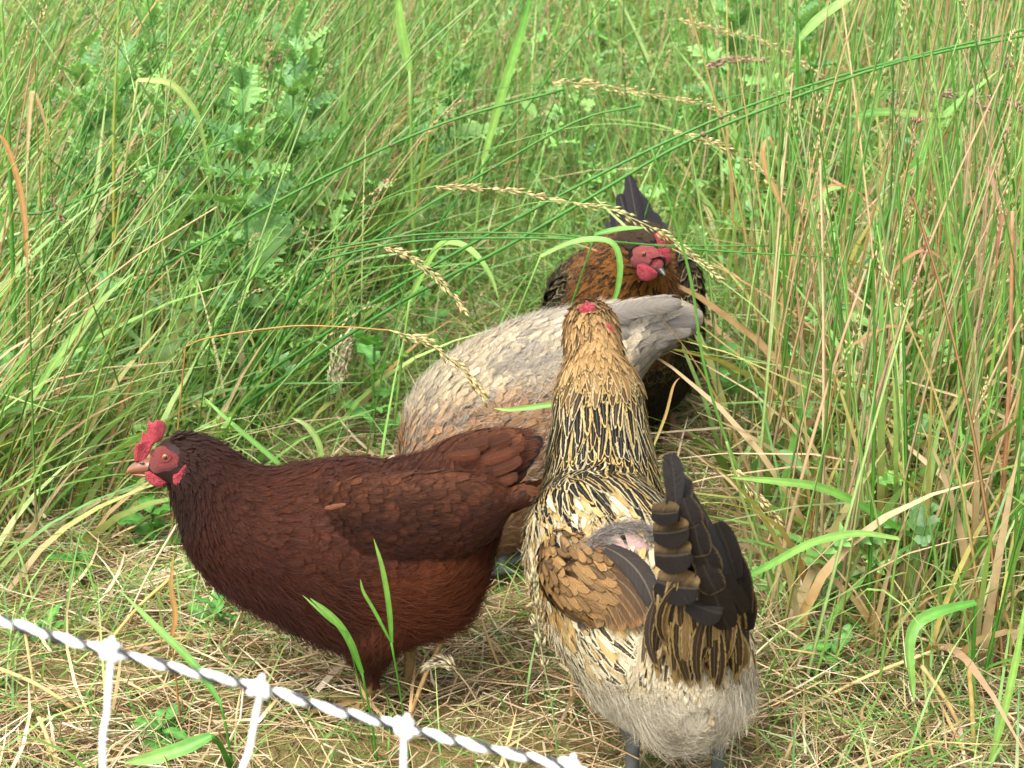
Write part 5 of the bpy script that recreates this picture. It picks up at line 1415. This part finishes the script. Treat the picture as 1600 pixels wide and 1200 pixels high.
def strawpiece(label, a, b, Ya, Yb, r, c):
    p0, p1 = P(a[0], a[1], Ya), P(b[0], b[1], Yb)
    path = catmull([p0, (p0 + p1) / 2 + np.array([0, 0, .006]), p1], 10)
    t = thing('straw', label, 'straw', p0, GD)
    V, F = tube(path, np.full(10, r), 7)
    child('stem', V, F, M_STRAW, t, dict(Col=c4(jit(c, len(V), .06))))
    return t
for lab, a, b, r, c in [
    ('long pale straw propped across the straw right of the barred hen', (1243, 1114), (1472, 1012), .0021, C(222, 200, 130)),
    ('pale broken straw standing right of the arched blade', (1358, 1004), (1379, 846), .0022, C(225, 190, 110)),
    ('flattened pale straw with a split end at the bottom right', (1268, 1134), (1354, 1142), .0020, C(225, 205, 150)),
    ('thick tan straw slanting to the bottom beside the folded blade', (1440, 1040), (1515, 1165), .0026, C(205, 175, 115)),
    ('short bent straw below the pale broken straw', (1362, 993), (1392, 1035), .0022, C(215, 180, 115)),
    ('stubby green-orange cut stalk standing in the lower right straw', (1522, 1180), (1514, 1045), .0028, C(190, 165, 95)),
    ('straw crossing under the folded blade toward the reddish stalk', (1452, 1000), (1527, 992), .0024, C(220, 190, 125)),
    ('straw leaning on the grass at the red-brown hen foot', (640, 1120), (692, 998), .0026, C(205, 165, 105)),
    ('long thin straw crossing behind the beak of the red-brown hen', (190, 985), (277, 818), .0013, C(225, 205, 160)),
    ('thin pale straw lying behind the neck of the red-brown hen', (392, 735), (440, 690), .0012, C(225, 210, 170)),
    ('long straw slanting from the white rope knot to the upper right', (165, 1010), (265, 905), .0022, C(205, 175, 105)),
    ('straw standing near the left end of the white rope', (35, 965), (55, 1085), .0018, C(210, 185, 125)),
    ('tan straw in the foreground left of the first hanging string', (0, 1045), (120, 1110), .0024, C(215, 180, 120)),
    ('pair-like thick straw below the first rope knot', (60, 1120), (90, 1200), .0024, C(220, 190, 130))]:
    pa, pb = sorted([a, b], key=lambda q: -q[1])
    Y0 = float(np.clip(G(pa[0], pa[1], .012)[1], 1.45, 3)); 
    strawpiece(lab, pa, pb, Y0, Y0 + .03, r, c)

# leafy weeds that stand alone
def rosette(x, y, label, nl, s, hue, rise=.25):
    z = float(gz(np.array(x), np.array(y)))
    t = thing('weed', label, 'weed', (x, y, z), 'leafy weeds at the edge of the grass')
    from mathutils import Euler
    V0, E0 = leaf_shape(11, 5, .27, False, .06)
    V0 = V0 + R.normal(0, .014, V0.shape)
    col = np.asarray(hue)[None, None] * R.normal(1, .07, E0.shape)[..., None] * np.ones((1, 1, 3)); col[:, 2] *= 1.4
    me = mesh('weed_leaf', V0.reshape(-1, 3), grid_faces(11, 5), dict(Col=c4(col.reshape(-1, 3)))); me.materials.append(M_LEAF)
    for i in range(nl):
        o = bpy.data.objects.new('leaf', me); COL.objects.link(o); o.parent = t
        o.rotation_euler = Euler((random.uniform(.1, .9), random.uniform(-.3, .3), i * 2.4), 'XYZ')
        ln = s * random.uniform(.7, 1.2); o.scale = (ln, ln, ln)
        o.location = (random.uniform(-.01, .01), random.uniform(-.01, .01), rise * i / nl)
    V, F = tube(catmull([(x, y, z - .01), (x, y, z + rise * .5), (x + .005, y, z + rise)], 6), .0022, 6)
    child('stem', V, F, M_LEAF, t, dict(Col=c4(jit(C(90, 140, 60), len(V), .05))))
for u, v, lab, nl, s, rise in [
    (28, 700, 'leafy weed with a broad toothed leaf at the left edge', 9, .075, .14),
    (120, 900, 'small clover-like weed low at the left above the white rope', 8, .04, .05),
    (345, 980, 'small green weed growing under the breast of the red-brown hen', 8, .045, .05),
    (240, 850, 'green weed behind the beak of the red-brown hen', 9, .05, .08),
    (585, 690, 'leafy weed left of the cream hen back', 10, .07, .20),
    (1150, 640, 'leafy weed right of the black hen feet', 9, .055, .12),
    (1230, 800, 'leafy weed at the foot of the upright right stalks', 8, .05, .10),
    (660, 560, 'leafy weed behind the cream hen in the dry gap', 9, .07, .15),
    (1290, 1060, 'tiny weed in the straw right of the barred hen', 7, .035, .04),
    (250, 1170, 'flat green weed near the bottom edge under the second rope knot', 8, .05, .03),
    (60, 1000, 'tiny green weed under the left end of the rope', 6, .035, .03)]:
    q = G(u, v); rosette(float(q[0]), float(q[1]), lab, nl, s, C(98, 156, 70) * random.uniform(.85, 1.2), rise)

# ---------------------------------------------------------------- white electric netting: twisted top rope, knots, hanging strings
def fence():
    t = thing('rope_fence', 'white twisted rope netting with knots and hanging strings in the foreground', 'fence', (-.1, .72, 0))
    kn = [(-70, 950), (172, 1018), (405, 1076), (632, 1138), (890, 1200), (1140, 1268)]
    Yk = [.72, .72, .72, .72, .715, .71]
    line = catmull([P(-300, 880, .725)] + [P(a[0], a[1], y) for a, y in zip(kn, Yk)] + [P(1400, 1330, .70)], 700)
    seg = np.linalg.norm(np.diff(line, axis=0), axis=1); s = np.concatenate([[0], np.cumsum(seg)])
    T = np.gradient(line, axis=0); T /= np.linalg.norm(T, axis=1, keepdims=True)
    X = np.cross(T, [0, 1.0, 0]); X /= np.linalg.norm(X, axis=1, keepdims=True); Yv = np.cross(T, X)
    ph = s / .0172 * 2 * math.pi + .5 * np.sin(s * 61) + .35 * np.sin(s * 143 + 1)
    def helix(a0, hr, r, k, nm, mat):
        p = line + np.stack([0 * s, .0004 * np.sin(s * 97), .0005 * np.sin(s * 71 + a0)], 1) + hr * (X * np.cos(ph + a0)[:, None] + Yv * np.sin(ph + a0)[:, None])
        V, F = tube(p, r * (1 + .10 * np.sin(s * 210 + a0) + .08 * np.sin(s * 523)), k); child(nm, V, F, mat, t)
    helix(0, .0008, .0013, 8, 'white_strand', M_ROPE)
    helix(.9, .0008, .00125, 8, 'white_strand', M_ROPE)
    helix(math.pi + .45, .0015, .0012, 7, 'dark_strand', M_ROPED)
    # knots: lumpy turns of twine, and the strings that hang from them
    for i, (a, y) in enumerate(zip(kn, Yk)):
        c = P(a[0], a[1], y)
        j = np.argmin(np.linalg.norm(line - c, axis=1))
        cc = line[j]; tt = T[j]
        acc = Acc()
        for w_ in range(3):
            th = np.linspace(0, 2 * np.pi, 22)
            tl = R.normal(0, .35, 3)
            ax = tt + tl; ax /= np.linalg.norm(ax)
            e1 = np.cross(ax, [0, 1, .2]); e1 /= np.linalg.norm(e1); e2 = np.cross(ax, e1)
            ring = cc + tt * (w_ - 1) * .0022 + .0029 * (e1 * np.cos(th)[:, None] + e2 * np.sin(th)[:, None])
            acc.add(*tube(ring, .0017 * R.uniform(.8, 1.25), 8))
        acc.add(*tube(catmull([cc + np.array([0, -.003, -.001]), cc + np.array([.001, -.004, .004]), cc + np.array([.002, -.002, .0085])], 6), np.linspace(.0021, .0009, 6), 7))
        V, F, _ = acc.get(); child('knot', V, F, M_ROPE, t)
        dx = [(-.012, .02), (-.0085, .03), (-.013, .03), (-.002, .03), (-.005, .02), (0, .02)][i]
        pth = catmull([cc + np.array([0, 0, -.003]), cc + np.array([dx[0] * .45, 0, -.03]), cc + np.array([dx[0], 0, -.07]), cc + np.array([dx[0] * 1.3, .005, -.25]), np.array([cc[0] + dx[0] * 1.6, cc[1] + .02, .02])], 40)
        V, F = tube(pth, .0013, 7); child('hanging_string', V, F, M_ROPE, t)
    pth = line + np.array([0, .0, 0]); pth[:, 2] = .03
    V, F = tube(pth[::10], .0018, 6); child('bottom_string', V, F, M_ROPE, t)
fence()
